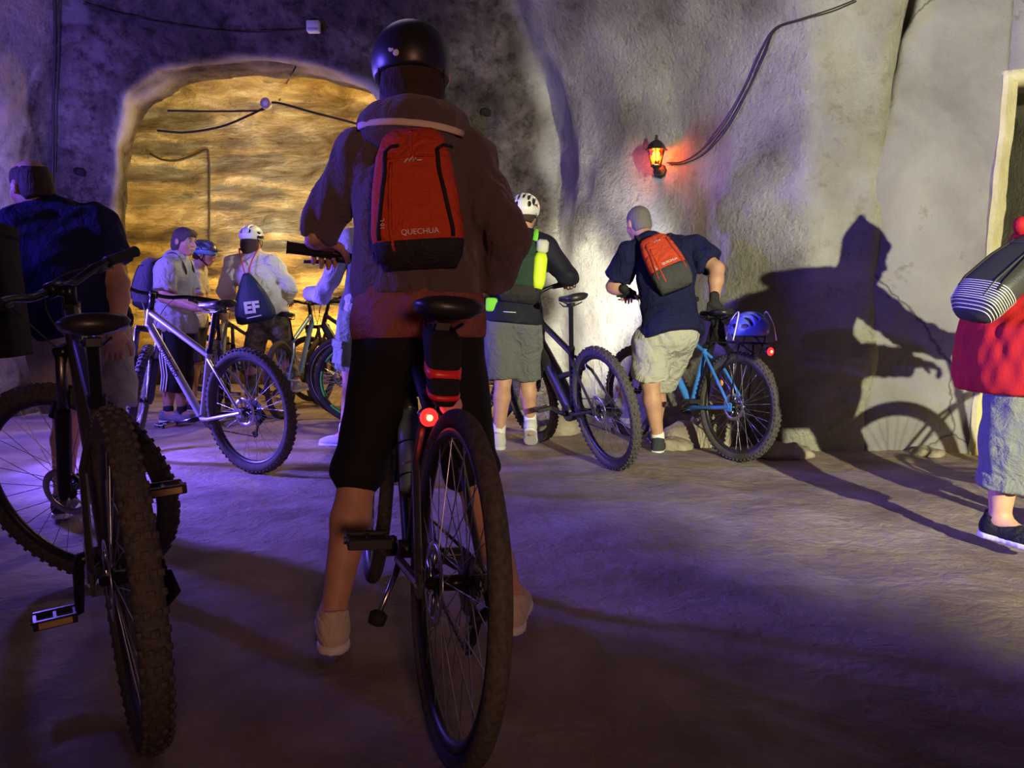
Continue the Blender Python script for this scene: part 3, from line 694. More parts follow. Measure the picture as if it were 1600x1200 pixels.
def hand_prims(w, d, nrm, curl, thumb, s=1., spread=.0):
    d = unit(d); nrm = unit(np.asarray(nrm, float)-d*np.dot(nrm, d)); sd = np.cross(d, nrm)*thumb; R = np.stack([d, sd, nrm], 1)
    p = [cone(w-d*.03*s, w+d*.02*s, .026*s, .026*s, .02), rbox(w+d*.055*s, V(.034, .029, .006)*s, .009*s, R, .012)]; tips = []
    for i, L in enumerate((.072, .080, .076, .060)):
        off = (.030-.020*i)*s; q = w+d*(.092-.004*abs(i-1))*s+sd*off; a = curl[0]*.6; dr = d*math.cos(a)+nrm*math.sin(a)+sd*spread*(1.5-i)
        for j, fr in enumerate((.46, .31, .23)):
            e = q+unit(dr)*L*fr*s; p.append(cone(q, e, (.0092-.0008*j)*s, (.0085-.0008*j)*s, .004)); q = e; a += curl[1]; dr = d*math.cos(a)+nrm*math.sin(a)
        tips.append(q)
    q = w+d*.025*s+sd*.026*s; dr = unit(d*.65+sd*.75+nrm*.25)
    for L, r0 in ((.040, .013), (.032, .0105), (.026, .0095)):
        e = q+dr*L*s; p.append(cone(q, e, r0*s, r0*.9*s, .008)); q = e; dr = unit(dr+nrm*.45*curl[1]-sd*.25*curl[1]+d*.3)
    return p
def pers(label, J, g, name='person'):
    """J: joints in world metres; g: clothing options. Returns dict with helpers for what is worn"""
    s = g.get('s', 1.); fat = g.get('fat', 1.); hb = g.get('h', .012); seed = g.get('seed', 1)
    pel, chest, neck, head = [np.asarray(J[k], float) for k in ('pel', 'chest', 'neck', 'head')]
    up = unit(neck-pel); side = unit(np.asarray(J['shR'])-np.asarray(J['shL'])); fw = np.cross(up, side); Rt = np.stack([unit(np.cross(fw, up)), fw, up], 1)
    pf = unit(J.get('pf', fw)); Rp = frame3(pf, V(0, 0, 1)*.75+up*.25)
    hipw = .088*s; J.setdefault('hipL', pel-Rp[:, 0]*hipw-V(0, 0, .05)); J.setdefault('hipR', pel+Rp[:, 0]*hipw-V(0, 0, .05))
    ft = [J['anL'], J['anR']]; org = V((ft[0][0]+ft[1][0])/2, (ft[0][1]+ft[1][1])/2, 0); org[2] = min(ft[0][2], ft[1][2])-.09
    root = empty(name, org, label, 'person', None)
    hf = unit(J['face']); Rh = frame3(hf, V(0, 0, 1) if abs(hf[2]) < .8 else V(0, 1, 0)); Rh = frame3(hf, J.get('headup', unit(V(0, 0, 1)*.8+(head-neck)*2)))
    hs = g.get('hs', .97)
    mid = (pel*.5+chest*.5)
    tor = [ell(pel, V(.160*fat, .118*fat, .13)*s, Rp, .06), ell(mid, V(.138*fat, .102*fat, .17)*s, Rt, .07), ell(chest, V(.162*fat**.6, .112*fat**.5, .17)*s, Rt, .07),
           cone(J['shL'], J['shR'], .060*s, .060*s, .06), cone(neck-up*.03, J['shL'], .052*s, .045*s, .05), cone(neck-up*.03, J['shR'], .052*s, .045*s, .05)]
    if g.get('bust'): tor += [ell(chest+Rt[:, 0]*q*.075+fw*.085-up*.02, V(.07, .055, .06)*s, Rt, .05) for q in (-1, 1)]
    am = g.get('arm', 1.); lg = g.get('leg', 1.)
    arms = {q: (np.asarray(J['sh'+q], float), np.asarray(J['el'+q], float), np.asarray(J['wr'+q], float)) for q in 'LR'}
    legs = {q: (np.asarray(J['hip'+q], float), np.asarray(J['kn'+q], float), np.asarray(J['an'+q], float)) for q in 'LR'}
    foot = {q: unit(V(*J['ft'+q], 0)) if len(J['ft'+q]) == 2 else unit(J['ft'+q]) for q in 'LR'}
    body = list(tor); body.append(cone(neck-up*.05, head-Rh[:, 2]*.05*hs-Rh[:, 1]*.015, .056*s, .052*s, .035)); hands = []
    for q in 'LR':
        a, b, c = arms[q]; body += [cone(a, b, .050*s*am, .042*s*am, .03), cone(b, b*.65+c*.35, .043*s*am, .043*s*am, .02), cone(b*.65+c*.35, c, .043*s*am, .028*s*am, .02)]
        a, b, c = legs[q]; calfp = b*.68+c*.32; back = -foot[q]*.018
        body += [cone(a, b, .088*s*lg, .056*s*lg, .04), cone(b, calfp+back, .052*s*lg, .056*s*lg, .03), cone(calfp+back, c, .055*s*lg, .034*s*lg, .02), cone(c, c+foot[q]*.12-V(0, 0, .05), .036*s, .028*s, .02), cone(c, c-foot[q]*.03-V(0, 0, .05), .035*s, .032*s, .02)]
        hd = J.get('hand'+q)
        if hd: hands += hand_prims(arms[q][2], hd[0], hd[1], hd[2], (1 if q == 'R' else -1)*hd[3] if len(hd) > 3 else (1 if q == 'R' else -1), s)
    hp = head_prims(head, Rh, hs)
    ex = [(hp+[cone(neck+(head-neck)*.1, head-Rh[:, 2]*.05*hs-Rh[:, 1]*.015, .054*s, .052*s, .03)], g.get('hh', .007), .02)]
    if hands: ex.append((hands, g.get('hand_h', .0045), .006))
    bo = iso('body', body, g.get('skin', SKIN), root, org, hb, .03, extra=ex)
    # shirt
    sl = g.get('sleeve', 1.0); so = g.get('loose', .012); sp = [dict(p) for p in tor]
    hem = np.asarray(g['hem_pt'], float) if 'hem_pt' in g else pel+up*g.get('hem', -.02)
    if 'hem_pt' in g: sp += [ell(pel*.5+hem*.5+V(.085, .01, .02), V(.28, .25, .26), Rp, .06), ell(np.asarray(J['hipR'])+V(.05, .0, -.06), V(.14, .14, .2), None, .06)]
    sp += [ell(hem+up*.04, V(.155*fat+g.get('flare', .0), .122*fat+g.get('flare', .0), .16)*s, Rp, .08)]
    for q in 'LR':
        a, b, c = arms[q]; sw = g.get('sleeve_r', .056)*s*am
        if sl <= 1.: e = a+(b-a)*min(1., sl*1.0); sp.append(cone(a, e+(b-a)*.2, sw, sw*1.02, .022, cuts=[cut(e, b-a)]))
        else:
            sp.append(cone(a, b, sw, sw*.74, .022)); e = b+(c-b)*(sl-1); w2 = g.get('cuff_r', .042)*s; sp += [cone(b, e+(c-b)*.12, sw*.74, w2*.85, .015, cuts=[cut(e, c-b)])]
    hn = unit(g.get('hem_n', -up)); 
    sh = iso('shirt' if 'top_name' not in g else g['top_name'], sp, g['top'], root, org, g.get('h', .012), .05, so, folds(g.get('fold', .006), seed), cuts=[cut(hem, hn)]); auto_smooth(sh, 50)
    if 'under' in g:
        uh, um, ufl = g['under']; h2 = pel+up*uh
        pr = [ell(pel+up*.02, V(.165*fat+ufl, .125*fat+ufl, .20)*s, Rp, .05), ell(h2+up*.05, V(.168*fat+ufl, .128*fat+ufl, .16)*s, Rp, .05), ell(mid, V(.138*fat, .102*fat, .12)*s, Rt, .07)]
        un = iso('undershirt', pr, um, root, org, g.get('h', .012), .05, .003, folds(.005, seed+9), cuts=[cut(h2, hn), cut(hem+up*.06, up)]); auto_smooth(un, 50)
    # trousers
    pl = g.get('pants', 1.); pr_ = g.get('pant_r', (.1, .085, .06)); hf_ = g.get('hipfat', fat); pp = [ell(pel, V(.160*hf_, .120*hf_, .13)*s, Rp, .05)]
    for q in 'LR':
        a, b, c = legs[q]
        if pl <= 1.: e = a+(b-a)*pl; pp.append(cone(a, e+(b-a)*.15, pr_[0]*s, pr_[1]*s, .04, cuts=[cut(e, b-a)]))
        else: e = b+(c-b)*(pl-1); pp += [cone(a, b, pr_[0]*s, pr_[1]*s, .04), cone(b, e+(c-b)*.12, pr_[1]*s, pr_[2]*s, .04, cuts=[cut(e, c-b)])]
    pn = iso(g.get('pant_name', 'shorts'), pp, g['bottom'], root, org, g.get('h', .012), .03, .006, folds(g.get('pfold', .005), seed+3), cuts=[cut(hem+V(0, 0, .05), V(0, 0, 1)) if 'hem_pt' in g else cut(pel+up*.10, up)]); auto_smooth(pn, 50)
    # shoes
    for q in 'LR':
        c = legs[q][2]; f = foot[q]; tilt = g.get('tilt'+q, 0.); u0 = V(0, 0, 1); rr = unit(np.cross(f, u0)); f2 = unit(f*math.cos(tilt)-u0*math.sin(tilt)); uu = np.cross(rr, f2); Rf = np.stack([rr, f2, uu], 1)
        b0 = c-uu*.082; o = lambda a, b, d: b0+rr*a+f2*b+uu*d
        pr = [ell(o(0, -.035, .045), V(.038, .042, .045), Rf, .03), ell(o(0, .06, .040), V(.044, .085, .040), Rf, .04), ell(o(0, .135, .030), V(.043, .060, .030), Rf, .03), cone(o(0, -.018, .06), o(0, -.012, .105), .040, .042, .02, cuts=[cut(o(0, 0, .100), uu+f2*.25)])]
        shoe = iso('shoe', pr, g['shoe'], root, org, .008, .03, .002, cuts=[cut(o(0, 0, .016), -uu)])
        pr = [ell(o(0, -.035, .012), V(.042, .046, .05), Rf, .02), ell(o(0, .04, .012), V(.040, .09, .05), Rf, .03), ell(o(0, .128, .012), V(.049, .072, .05), Rf, .03)]
        so_ = iso('sole', pr, g.get('sole', WHITE_PL), shoe, org, .008, .02, .001, cuts=[cut(o(0, 0, .026), uu), cut(o(0, 0, .002), -uu)])
        if g.get('socks'):
            iso('sock', [cone(c-V(0, 0, .03), c+(legs[q][1]-c)*g.get('sockh', .14), .041*s, .043*s)], g['socks'], root, org, .008)
        if g.get('laces'):
            mb = MB()
            for k in range(4): y = .045+.022*k; mb.tube([o(-.026, y, .080-.006*k)-org, o(0, y+.006, .088-.007*k)-org, o(.026, y, .080-.006*k)-org], .0032, 5)
            mb.build('laces', g['laces'], shoe)
    r, f, u = Rh.T; ho = lambda a, b, d: head+hs*(r*a+f*b+u*d)
    # hair
    hr = g.get('hair')
    if hr:
        st = hr[0]; gr = hr[2]
        if st == 'short': pr = [ell(ho(0, -.006, .032), V(.078, .098, .088)*hs, Rh, .02), ell(ho(0, -.05, -.03), V(.066, .055, .06)*hs, Rh, .03), ell(ho(0, .095, -.045), V(.10, .085, .10)*hs, Rh, .015, op='-')]; cu = [cut(ho(0, -.03, -.075), -u-f*.2)]
        if st == 'rim': pr = [ell(ho(0, -.004, .030), V(.077, .097, .086)*hs, Rh, .02), ell(ho(0, -.05, -.03), V(.064, .052, .055)*hs, Rh, .03), ell(ho(0, .095, -.03), V(.11, .088, .13)*hs, Rh, .01, op='-'), ell(ho(0, -.01, .125), V(.095, .14, .050)*hs, Rh, .01, op='-')]; cu = [cut(ho(0, -.03, -.065), -u-f*.2)]
        if st == 'bob': pr = [ell(ho(0, -.008, .034), V(.080, .100, .090)*hs, Rh, .02), ell(ho(0, -.045, -.04), V(.078, .066, .075)*hs, Rh, .04), ell(ho(0, .075, .080), V(.055, .026, .024)*hs, Rh, .03), ell(ho(0, .11, -.045), V(.09, .085, .095)*hs, Rh, .015, op='-')]; cu = [cut(ho(0, -.03, hr[3] if len(hr) > 3 else -.10), -u)]
        if st == 'long': pr = [ell(ho(0, -.006, .032), V(.080, .100, .088)*hs, Rh, .02), ell(ho(0, -.06, -.06), V(.085, .055, .10)*hs, Rh, .04), cone(ho(0, -.07, -.1), ho(0, -.08, -.17), .055, .03, .04), ell(ho(0, .10, -.045), V(.09, .085, .10)*hs, Rh, .015, op='-')]; cu = []
        iso('hair', pr, hr[1], root, org, .007, .02, gr, folds(.003, seed+5, (.012, .035), (1, 1, .3)), cuts=cu)
    if g.get('face'):
        em = mat('eye_white', (.40, .38, .36), .3); ir = mat('iris', (.05, .035, .03), .2); lp = mat('lips', (.42, .16, .14), .5); bw = mat('eyebrow', (.10, .08, .07), .8)
        for q in (-1, 1):
            mb = MB(); mb.lathe([(.0115*math.sin(PI*i/8), -.0115*math.cos(PI*i/8)) for i in range(9)], ho(q*.031, .080, .012)-org, f, 12); e = mb.build('eye', em, root)
            mb = MB(); mb.lathe([(.0055, 0), (.004, .001)], ho(q*.031, .0795, .012)-org+f*.0112, f, 10); mb.build('iris', ir, e)
            mb = MB(); mb.tube([ho(q*.014, .097, .030)-org, ho(q*.032, .096, .036)-org, ho(q*.050, .083, .031)-org], [.003, .004, .002], 6); mb.build('eyebrow', bw, root)
        mb = MB(); mb.tube([ho(-.022, .092, -.062)-org, ho(-.008, .1015, -.058)-org, ho(.008, .1015, -.058)-org, ho(.022, .092, -.062)-org], [.002, .0055, .0055, .002], 8); mb.build('lips', lp, root)
    return dict(root=root, org=org, Rh=Rh, head=head, hs=hs, Rt=Rt, Rp=Rp, chest=chest, pel=pel, neck=neck, up=up, fw=fw, J=J, ho=ho, legs=legs, shirt=sh, pants=pn)
def sub(o, org): return [np.asarray(p)-org for p in o]

def helmet(label, p, style, shell, lower=None, up=.02, back=0., name='bike_helmet', pit=0., sc=1.):
    """bike helmet on the head of p, or p = (centre, frame)"""
    if isinstance(p, dict): c = p['head']; R = p['Rh']; hs = p['hs']*sc
    else: c, R = p; hs = sc
    if pit:
        a = math.radians(pit); r, f, u = R.T; R = np.stack([r, f*math.cos(a)+u*math.sin(a), u*math.cos(a)-f*math.sin(a)], 1)
    r, f, u = R.T; o = lambda a, b, d: c+hs*(r*a+f*b+u*d); org = o(0, 0, up)
    inner = ell(o(0, -.005, up), V(.083, .103, .094)*hs, R, .005, op='-')
    L = {}
    if style == 'skate':
        pr = [ell(o(0, -.004, up+.012), V(.108, .126, .112)*hs, R, .02), inner]; cu = [cut(o(0, 0, up-.035), -u-f*.05)]
        m = iso(name, pr, shell, None, org, .006, .01, 0., cuts=cu)
        for x, y_, z in ((0, -.06, .116), (-.05, .02, .105), (.05, .02, .105), (-.035, -.10, .05), (.035, -.10, .05)): 
            d = unit(r*x+f*y_*.9+u*z); mb = MB(); mb.tube([d*.100*hs, d*.1225*hs], .010, 10); mb.build('vent', BLACK_PL, m)
    else:
        pr = [ell(o(0, -.006, up+.014), V(.102, .138, .104)*hs, R, .02), ell(o(0, -.10, up+.01), V(.07, .055, .06)*hs, R, .03)]
        if style == 'visor': pr.append(ell(o(0, .13, up+.028), V(.085, .05, .012)*hs, R, .015))
        for x in ((-.066, -.034, 0, .034, .066) if style != 'band' else (-.03, .03)):
            pr += [ell(o(x, -.07, up+.105-abs(x)*.55), V(.0095, .062, .05)*hs, R, .006, op='-'), ell(o(x, .055, up+.105-abs(x)*.6), V(.0095, .05, .05)*hs, R, .006, op='-')]
            if abs(x) > .02: pr.append(ell(o(x*1.25, -.12, up+.035), V(.012, .05, .020)*hs, R, .006, op='-'))
        for s in (-1, 1): pr += [ell(o(s*.10, .04, up+.03), V(.04, .030, .012)*hs, R, .006, op='-'), ell(o(s*.10, -.045, up+.03), V(.04, .032, .012)*hs, R, .006, op='-')]
        pr.append(inner); m = iso(name, pr, shell, None, org, .005, .01, 0., cuts=[cut(o(0, 0, up-.030), -u+f*.02)])
        pr = [ell(o(0, -.005, up+.012), V(.092, .116, .096)*hs, R, .02), inner]
        iso('liner', pr, lower or BLACK_PL, m, org, .007, .01, 0., cuts=[cut(o(0, 0, up-.038), -u)])
        if style in ('band', 'visor') or lower:
            pr = [ell(o(0, -.006, up+.008), V(.1035, .139, .08)*hs, R, .02), inner]; iso('lower_shell', pr, lower or BLACK_PL, m, org, .006, .01, 0., cuts=[cut(o(0, 0, up+.012), u-f*.12), cut(o(0, 0, up-.036), -u+f*.05)])
    m.location = tuple(org); tag(m, label, 'helmet')
    for s in (-1, 1):
        mb = MB()
        for a_, b_ in (((s*.085, .04, up-.02), (s*.078, .025, -.075)), ((s*.085, -.07, up-.02), (s*.078, .022, -.072)), ((s*.078, .024, -.07), (s*.02, .062, -.118))):
            p0, p1 = o(*a_)-org, o(*b_)-org; mb.tube([p0, p0*.5+p1*.5+r*s*.004, p1], .0062, 6, flat=.3, up=r)
        mb.build('strap', BLACK_RUB, m)
    return m
def text_mesh(s, size, name, extr=.0008, bold=0.):
    cu = bpy.data.curves.new('t', 'FONT'); cu.body = s; cu.size = size; cu.align_x = 'CENTER'; cu.align_y = 'CENTER'; cu.extrude = extr; cu.offset = bold; cu.resolution_u = 3
    o = bpy.data.objects.new('t', cu); COL.objects.link(o); bpy.context.view_layer.update()
    me = bpy.data.meshes.new_from_object(o.evaluated_get(bpy.context.evaluated_depsgraph_get())); bpy.data.objects.remove(o); me.name = name
    co = np.array([v.co[:] for v in me.vertices]); c = (co.max(0)+co.min(0))/2
    me.transform(Matrix.Translation((-c[0], -c[1], 0))); return me
def superring(c, ax, ay, a, b, az=None, e=.5, n=32, dz=0.):
    out = []
    for j in range(n):
        t = 2*PI*j/n; cc, ss = math.cos(t), math.sin(t); out.append(c+ax*a*math.copysign(abs(cc)**e, cc)+ay*b*math.copysign(abs(ss)**e, ss))
    return out
def backpack(label, org, R, prof, mt, bottom=None, bh=.18, straps=None, zip_mat=None, logo=None, text=None, strap_mat=None, side_pocket=None, ridge=True):
    """R columns: right, out (away from the wearer's back), up. prof: list of (v height, half width, depth). origin = centre of the back panel bottom"""
    r, o_, u = R.T; org = np.asarray(org, float); H_ = prof[-1][0]
    at = lambda v: [np.interp(v, [p[0] for p in prof], [p[i] for p in prof]) for i in (1, 2)]
    root = None; mb = MB(); rings = []
    for v in np.linspace(0, H_, 24):
        a, d = at(v); rings.append(superring(u*v+o_*(d/2-.005), r, o_, a, d/2+.005, e=.62))
    mb.loft(rings); root = mb.build('backpack', mt); root.location = tuple(org); tag(root, label, 'backpack')
    if bottom:
        mb = MB(); rings = []
        for v in np.linspace(-.004, bh, 8): a, d = at(max(v, 0)); rings.append(superring(u*v+o_*(d/2-.005+.002), r, o_, a+.002, d/2+.006, e=.62))
        mb.loft(rings); mb.build('bottom_panel', bottom, root)
    zm = zip_mat or BLACK_RUB
    surf = lambda x, v, e=.002: (lambda ad: r*x+u*v+o_*(ad[1]-.005+.005+e-(ad[1]/2+.005)*(1-max(0, 1-(abs(x)/ad[0])**(2/.62))**(.31))))(at(v))
    if ridge:
        for s in (-1, 1):
            mb = MB(); mb.tube([surf(s*np.interp(t, [0, .25, 1], [.70, .66, .80])*at(v)[0], v) for t, v in ((q, H_*(.80-.62*q)) for q in np.linspace(0, 1, 14))], .0055, 6); mb.build('zip', zm, root)
            mb = MB(); v0 = H_*.80; x0 = s*.70*at(v0)[0]; mb.tube([surf(x0, v0, .006), surf(x0+.015, v0+.012, .008), surf(x0+.035, v0+.014, .006)], .004, 5); mb.build('zip_pull', zm, root)
        mb = MB(); v1 = H_*.76; mb.tube([surf(x*.62*at(v1)[0], v1-.004*abs(x)) for x in np.linspace(-1, 1, 9)], .0028, 5); mb.build('seam', mt, root)
        mb = MB(); mb.tube([surf(.0, v, .001) for v in np.linspace(H_*.78, H_*.97, 8)], .004, 5); mb.build('seam', mt, root)
        mb = MB(); mb.tube([surf(-.52*at(v)[0], v, .001) for v in np.linspace(H_*.72, H_*.1, 12)], .0045, 5); mb.build('seam', mt, root)
    def put(me, x, v, nm, m_, rot=0.):
        n_ = unit(np.cross(surf(x+.01, v)-surf(x-.01, v), surf(x, v+.01)-surf(x, v-.01))); n_ = n_ if n_@o_ > 0 else -n_
        uu = unit(u-n_*(u@n_)); rr = np.cross(uu, n_)
        if rot: c, s_ = math.cos(rot), math.sin(rot); rr, uu = rr*c+uu*s_, uu*c-rr*s_
        q = link(nm, me, m_, root); M_ = Matrix(np.stack([rr, uu, n_], 1).tolist()).to_4x4(); M_.translation = Vector(tuple(surf(x, v, .004))); q.matrix_local = M_; return q
    if logo:
        x, v, w = logo; mb = MB(); z_ = [(-.5, -.12), (-.25, .10), (-.22, -.06), (.02, .22), (.0, -.12), (.18, .10), (.22, -.04), (.5, -.02)]
        mb.tube([V(a*w, b*w, 0) for a, b in z_], w*.055, 4, flat=.3, up=(0, 0, 1)); put(mb.mesh('emblem'), x, v, 'emblem', WHITE_PRINT)
    if text: put(text_mesh(text[0], text[3], 'lettering'), text[1], text[2], 'lettering', text[4] if len(text) > 4 else WHITE_PRINT)
    if straps:
        for s, pts in straps:
            mb = MB(); mb.tube(spline([np.asarray(p)-org for p in pts], 5), .018, 8, flat=.28, up=(0, 0, 1)); mb.build('shoulder_strap', strap_mat or mt, root)
    root['H'] = 0; del root['H']
    return root, surf, put

# ------------------------------------------------------------------ the bicycles in the photo
def G(px, py):
    d = P(px, py, 1.)-V(0, 0, H); return V(0, 0, H)+d*(-H/d[2])
def ride_text(b, s, size, m, along=.5, off=.03, side=1):
    me = text_mesh(s, size, 'lettering'); q = link('lettering', me, m, b['fr']); p0 = b['bb']; p1 = b['ht']-(b['ht']-b['sad'])*0+V(.0358, 0, -.0934); d = unit(p0-p1); c = p1*(1-along)+p0*along
    yv = V(0, side, 0); uu = np.cross(yv, d); yv = unit(yv*.72+uu*.70); uu = np.cross(yv, d); M_ = Matrix(np.stack([d, uu, yv], 1).tolist()).to_4x4(); M_.translation = Vector(tuple(c+yv*off)); q.matrix_local = M_; return q
def bike_part(b, nm, mb, m, parent=None):
    return mb.build(nm, m, parent or b['root'])
def light_part(b, p, axis, r=.022, dep=.03, nm='rear_light'):
    mb = MB(); mb.lathe([(r*.8, -dep), (r, -dep*.8), (r, 0)], p, axis, 16); o = mb.build(nm, BLACK_PL, b['root'])
    mb = MB(); mb.lathe([(r*.95, 0), (r*.9, .006), (r*.5, .010)], p, axis, 16); mb.build('lens', REDLENS, o)
    mb = MB(); mb.lathe([(r*.35, .0095), (r*.25, .013)], p, axis, 10); mb.build('glowing_core', REDHOT, o); return o

DARKP = mat('bike_charcoal', (.035, .033, .036), .3)
bA = bike('bicycle', 'dark city bicycle the rider in the brown hoodie stands astride, rear wheel nearest the viewer', (-.145, 1.515), (-.50, 2.62), lean=3.8, steer=-4, R=.355, tw=.042, fm=DARKP, bars=.66, rise=.05, saddle=.912, crank=math.radians(156), rigid=False, ref=False, saddle_shape=1.12)
light_part(bA, bA['st']+V(-.05, .012, -.05), (-1, 0, 0), .023, .03)
mb = MB(); mb.lathe([(.01, -.02), (.026, -.012), (.028, .0), (.022, .006)], bA['st']+V(-.065, -.036, -.018), (-1, -.15, .2), 14); bike_part(bA, 'reflector', mb, mat('pink_reflector', (.8, .35, .33), .25))
def saddle_bag(b, sc=1., m=None, stripe=True):
    s0 = b['sad']; mb = MB(); R_ = []
    for i in range(10):
        t = i/9; c = s0+V(-.02-.055*t, 0, -.045-.16*t); R_.append(superring(c, V(0, 1, 0), unit(V(.9, 0, .35)), (.045-.012*t)*sc*(1 if 0 < i < 9 else .7), (.045-.01*t)*sc*(1 if 0 < i < 9 else .7), e=.6, n=20))
    mb.loft(R_); o = mb.build('saddle_bag', m or mat('black_cordura', (.02, .02, .022), .8, bump=.3, scale=300), b['root'])
    if stripe:
        for t, w in ((.55, .011), (.86, .005)):
            mb = MB(); R_ = []
            for e in (-w, w):
                c = s0+V(-.02-.055*t, 0, -.045-.16*t+e); R_.append(superring(c, V(0, 1, 0), unit(V(.9, 0, .35)), (.0465-.012*t)*sc, (.0465-.01*t)*sc, e=.6, n=20))
            mb.loft(R_); mb.build('reflective_band', mat('red_reflective_band', (.85, .03, .03), .35), o)
    return o
saddle_bag(bA)
# bottle cage with steel bottle, kickstand, orange mark
d_ = unit(bA['ht']-bA['bb']); c0 = bA['bb']+d_*.17; nrm_ = unit(np.cross(V(0, 1, 0), d_)*-1); nrm_ = nrm_ if nrm_[2] > 0 else -nrm_
mb = MB()
for q in (.0, .09): mb.lathe([(.038, -.004), (.041, 0), (.038, .004)], c0+d_*q+nrm_*.065, d_, 20, closed=True)
for q in (-1, 1): mb.tube([c0-d_*.03+nrm_*.05+V(0, q*.03, 0), c0+d_*.10+nrm_*.05+V(0, q*.038, 0)], .004, 6)
mb.tube([c0-d_*.03+nrm_*.03, c0+d_*.12+nrm_*.03], .006, 6); bike_part(bA, 'bottle_cage', mb, BLACK_PL)
bo_ = MB(); bo_.lathe([(.030, 0), (.0365, .004), (.0365, .155), (.034, .175), (.024, .20), (.020, .215), (.020, .222)], n=28); bot = bo_.build('water_bottle', mat('blue_steel_bottle', (.30, .44, .52), .35, .3))
mb = MB(); mb.lathe([(.022, .222), (.0235, .225), (.0235, .255), (.021, .259)], n=24); mb.build('cap', STEEL, bot)
mb = MB(); mb.lathe([(.0372, .060), (.0372, .066)], n=28, cap=False); mb.build('band', mat('brass_band', (.6, .42, .2), .35, .8), bot)
Mb = bA['M'] @ Matrix.Translation(tuple(c0-d_*.035+nrm_*.068)) @ Vector(tuple(d_)).to_track_quat('Z', 'Y').to_matrix().to_4x4(); bot.matrix_world = Mb
tag(bot, 'blue-grey steel water bottle with a bare metal cap in the cage of the nearest bicycle', 'bottle')
mb = MB(); mb.tube([bA['bb']+V(-.10, .05, -.01), bA['bb']+V(-.13, .075, -.06), bA['bb']+V(-.16, .10, -.10)], [.009, .007, .007], 8); k_ = bike_part(bA, 'kickstand', mb, STEEL)
mb = MB(); mb.lathe([(.012, 0), (.022, .008), (.020, .03), (.01, .034)], bA['bb']+V(-.16, .10, -.10), (.0, .25, -1), 12); mb.build('rubber_foot', BLACK_RUB, k_)
mb = MB(); mb.box(bA['bb']+d_*.10+nrm_*.026, (.055, .018, .004), np.stack([d_, V(0, 1, 0), nrm_], 1)); bike_part(bA, 'orange_mark', mb, ORANGE_REF)

bB = bike('bicycle', 'dark bicycle at the left edge with a wide black saddle seen from behind', (-.80, 1.60), (-.80-.60, 1.60+.92), lean=-3, steer=48, R=.365, tw=.056, knob=True, fm=DARKP, bars=.70, rise=.0, saddle=.895, crank=math.radians(-68), saddle_shape=1.05)
mb = MB()
for i, (z0, z1) in enumerate(((0, .38),)):
    mb.loft([superring(V(0, 0, z), V(1, 0, 0), V(0, 1, 0), .105-.012*(z > .36), .13-.012*(z > .36), e=.35, n=24) for z in (0, .01, .12, .24, .36, .375)])
bagw = mb.build('handlebar_bag', mat('black_tarp', (.012, .012, .013), .85, bump=.15, scale=80, spec=.15)); bagw.location = tuple(P(-22, 560, 2.30)); bagw.rotation_euler = (0, math.radians(-4), .3)
mb = MB(); mb.lathe([(.107, .295), (.110, .30), (.110, .312), (.107, .317)], (0, 0, 0), (0, 0, 1), 4); 
mb = MB(); mb.loft([superring(V(0, 0, z), V(1, 0, 0), V(0, 1, 0), .109, .134, e=.35, n=24) for z in (.355, .36, .385, .39)]); mb.build('lid', MATS['black_tarp'], bagw)
mb = MB(); mb.box((.02, -.133, .13), (.07, .006, .05), None, .3); mb.build('hi_vis_patch', mat('hi_vis_yellow', (.62, .75, .05), .6), bagw)
mb = MB(); mb.box((.03, -.133, .25), (.05, .005, .02), None, .3); mb.build('name_tag', mat('grey_tag', (.25, .25, .26), .5), bagw)
tag(bagw, 'tall black box bag at the handlebars of the bicycle at the left edge', 'bag')

bC = bike('bicycle', 'grey hardtail mountain bike with knobbly tyres and blue-lit frame beside the striped shorts', (-1.50, 4.42), (-2.42, 4.98), lean=-4, steer=-42, R=.37, tw=.06, knob=True, fm=mat('bike_grey', (.30, .30, .33), .32, .1), bars=.74, rise=.05, saddle=.985, crank=math.radians(-10), wb=1.10)
ride_text(bC, 'lombardo', .058, mat('dark_print', (.012, .012, .016), .5), .42, .0275, 1)
bD = bike('bicycle', 'bicycle with a red and black saddle behind the grey mountain bike', (-2.52, 6.45), (-2.80, 7.50), lean=2, steer=5, R=.36, tw=.055, knob=True, fm=mat('bike_blue_grey', (.22, .24, .34), .35, .2), bars=.70, rise=.06, saddle=.96, crank=.4, saddle_mat=mat('red_black_saddle', (.10, .015, .02), .4))
bD2 = bike('bicycle', 'black bicycle with a slim upright seatpost beyond the drawstring bag', (-2.72, 8.55), (-3.62, 9.05), lean=0, steer=0, R=.35, tw=.045, fm=DARKP, bars=.62, rise=.03, saddle=1.0, crank=1.2)
bE = bike('bicycle', 'blue bicycle under the rider in the white shirt with a drawstring bag', (-2.06, 6.82), (-1.98, 7.92), lean=0, steer=-6, R=.35, tw=.05, fm=mat('bike_sky_blue', (.16, .34, .70), .3, .1), bars=.64, rise=.06, saddle=.93, crank=math.radians(-95))
bF = bike('bicycle', 'black city bicycle with a white-lined tyre standing in front of the lit alcove', (-1.26, 7.55), (-2.20, 8.22), lean=0, steer=8, R=.355, tw=.042, fm=mat('bike_navy', (.03, .035, .09), .3), bars=.62, rise=.10, saddle=.95, crank=.2, fat=True)
bG2 = bike('bicycle', 'bicycle with a white rim line beside the cargo shorts', (-.44, 6.55), (-1.50, 6.85), lean=0, steer=5, R=.36, tw=.05, fm=DARKP, bars=.6, rise=.0, saddle=.92, crank=.6)
bG3 = bike('bicycle', 'bicycle with bright green rim decals behind the cargo shorts', (-.28, 6.22), (-1.32, 6.52), lean=0, steer=8, R=.36, tw=.05, fm=DARKP, bars=.6, rise=.0, saddle=.92, crank=1.9)
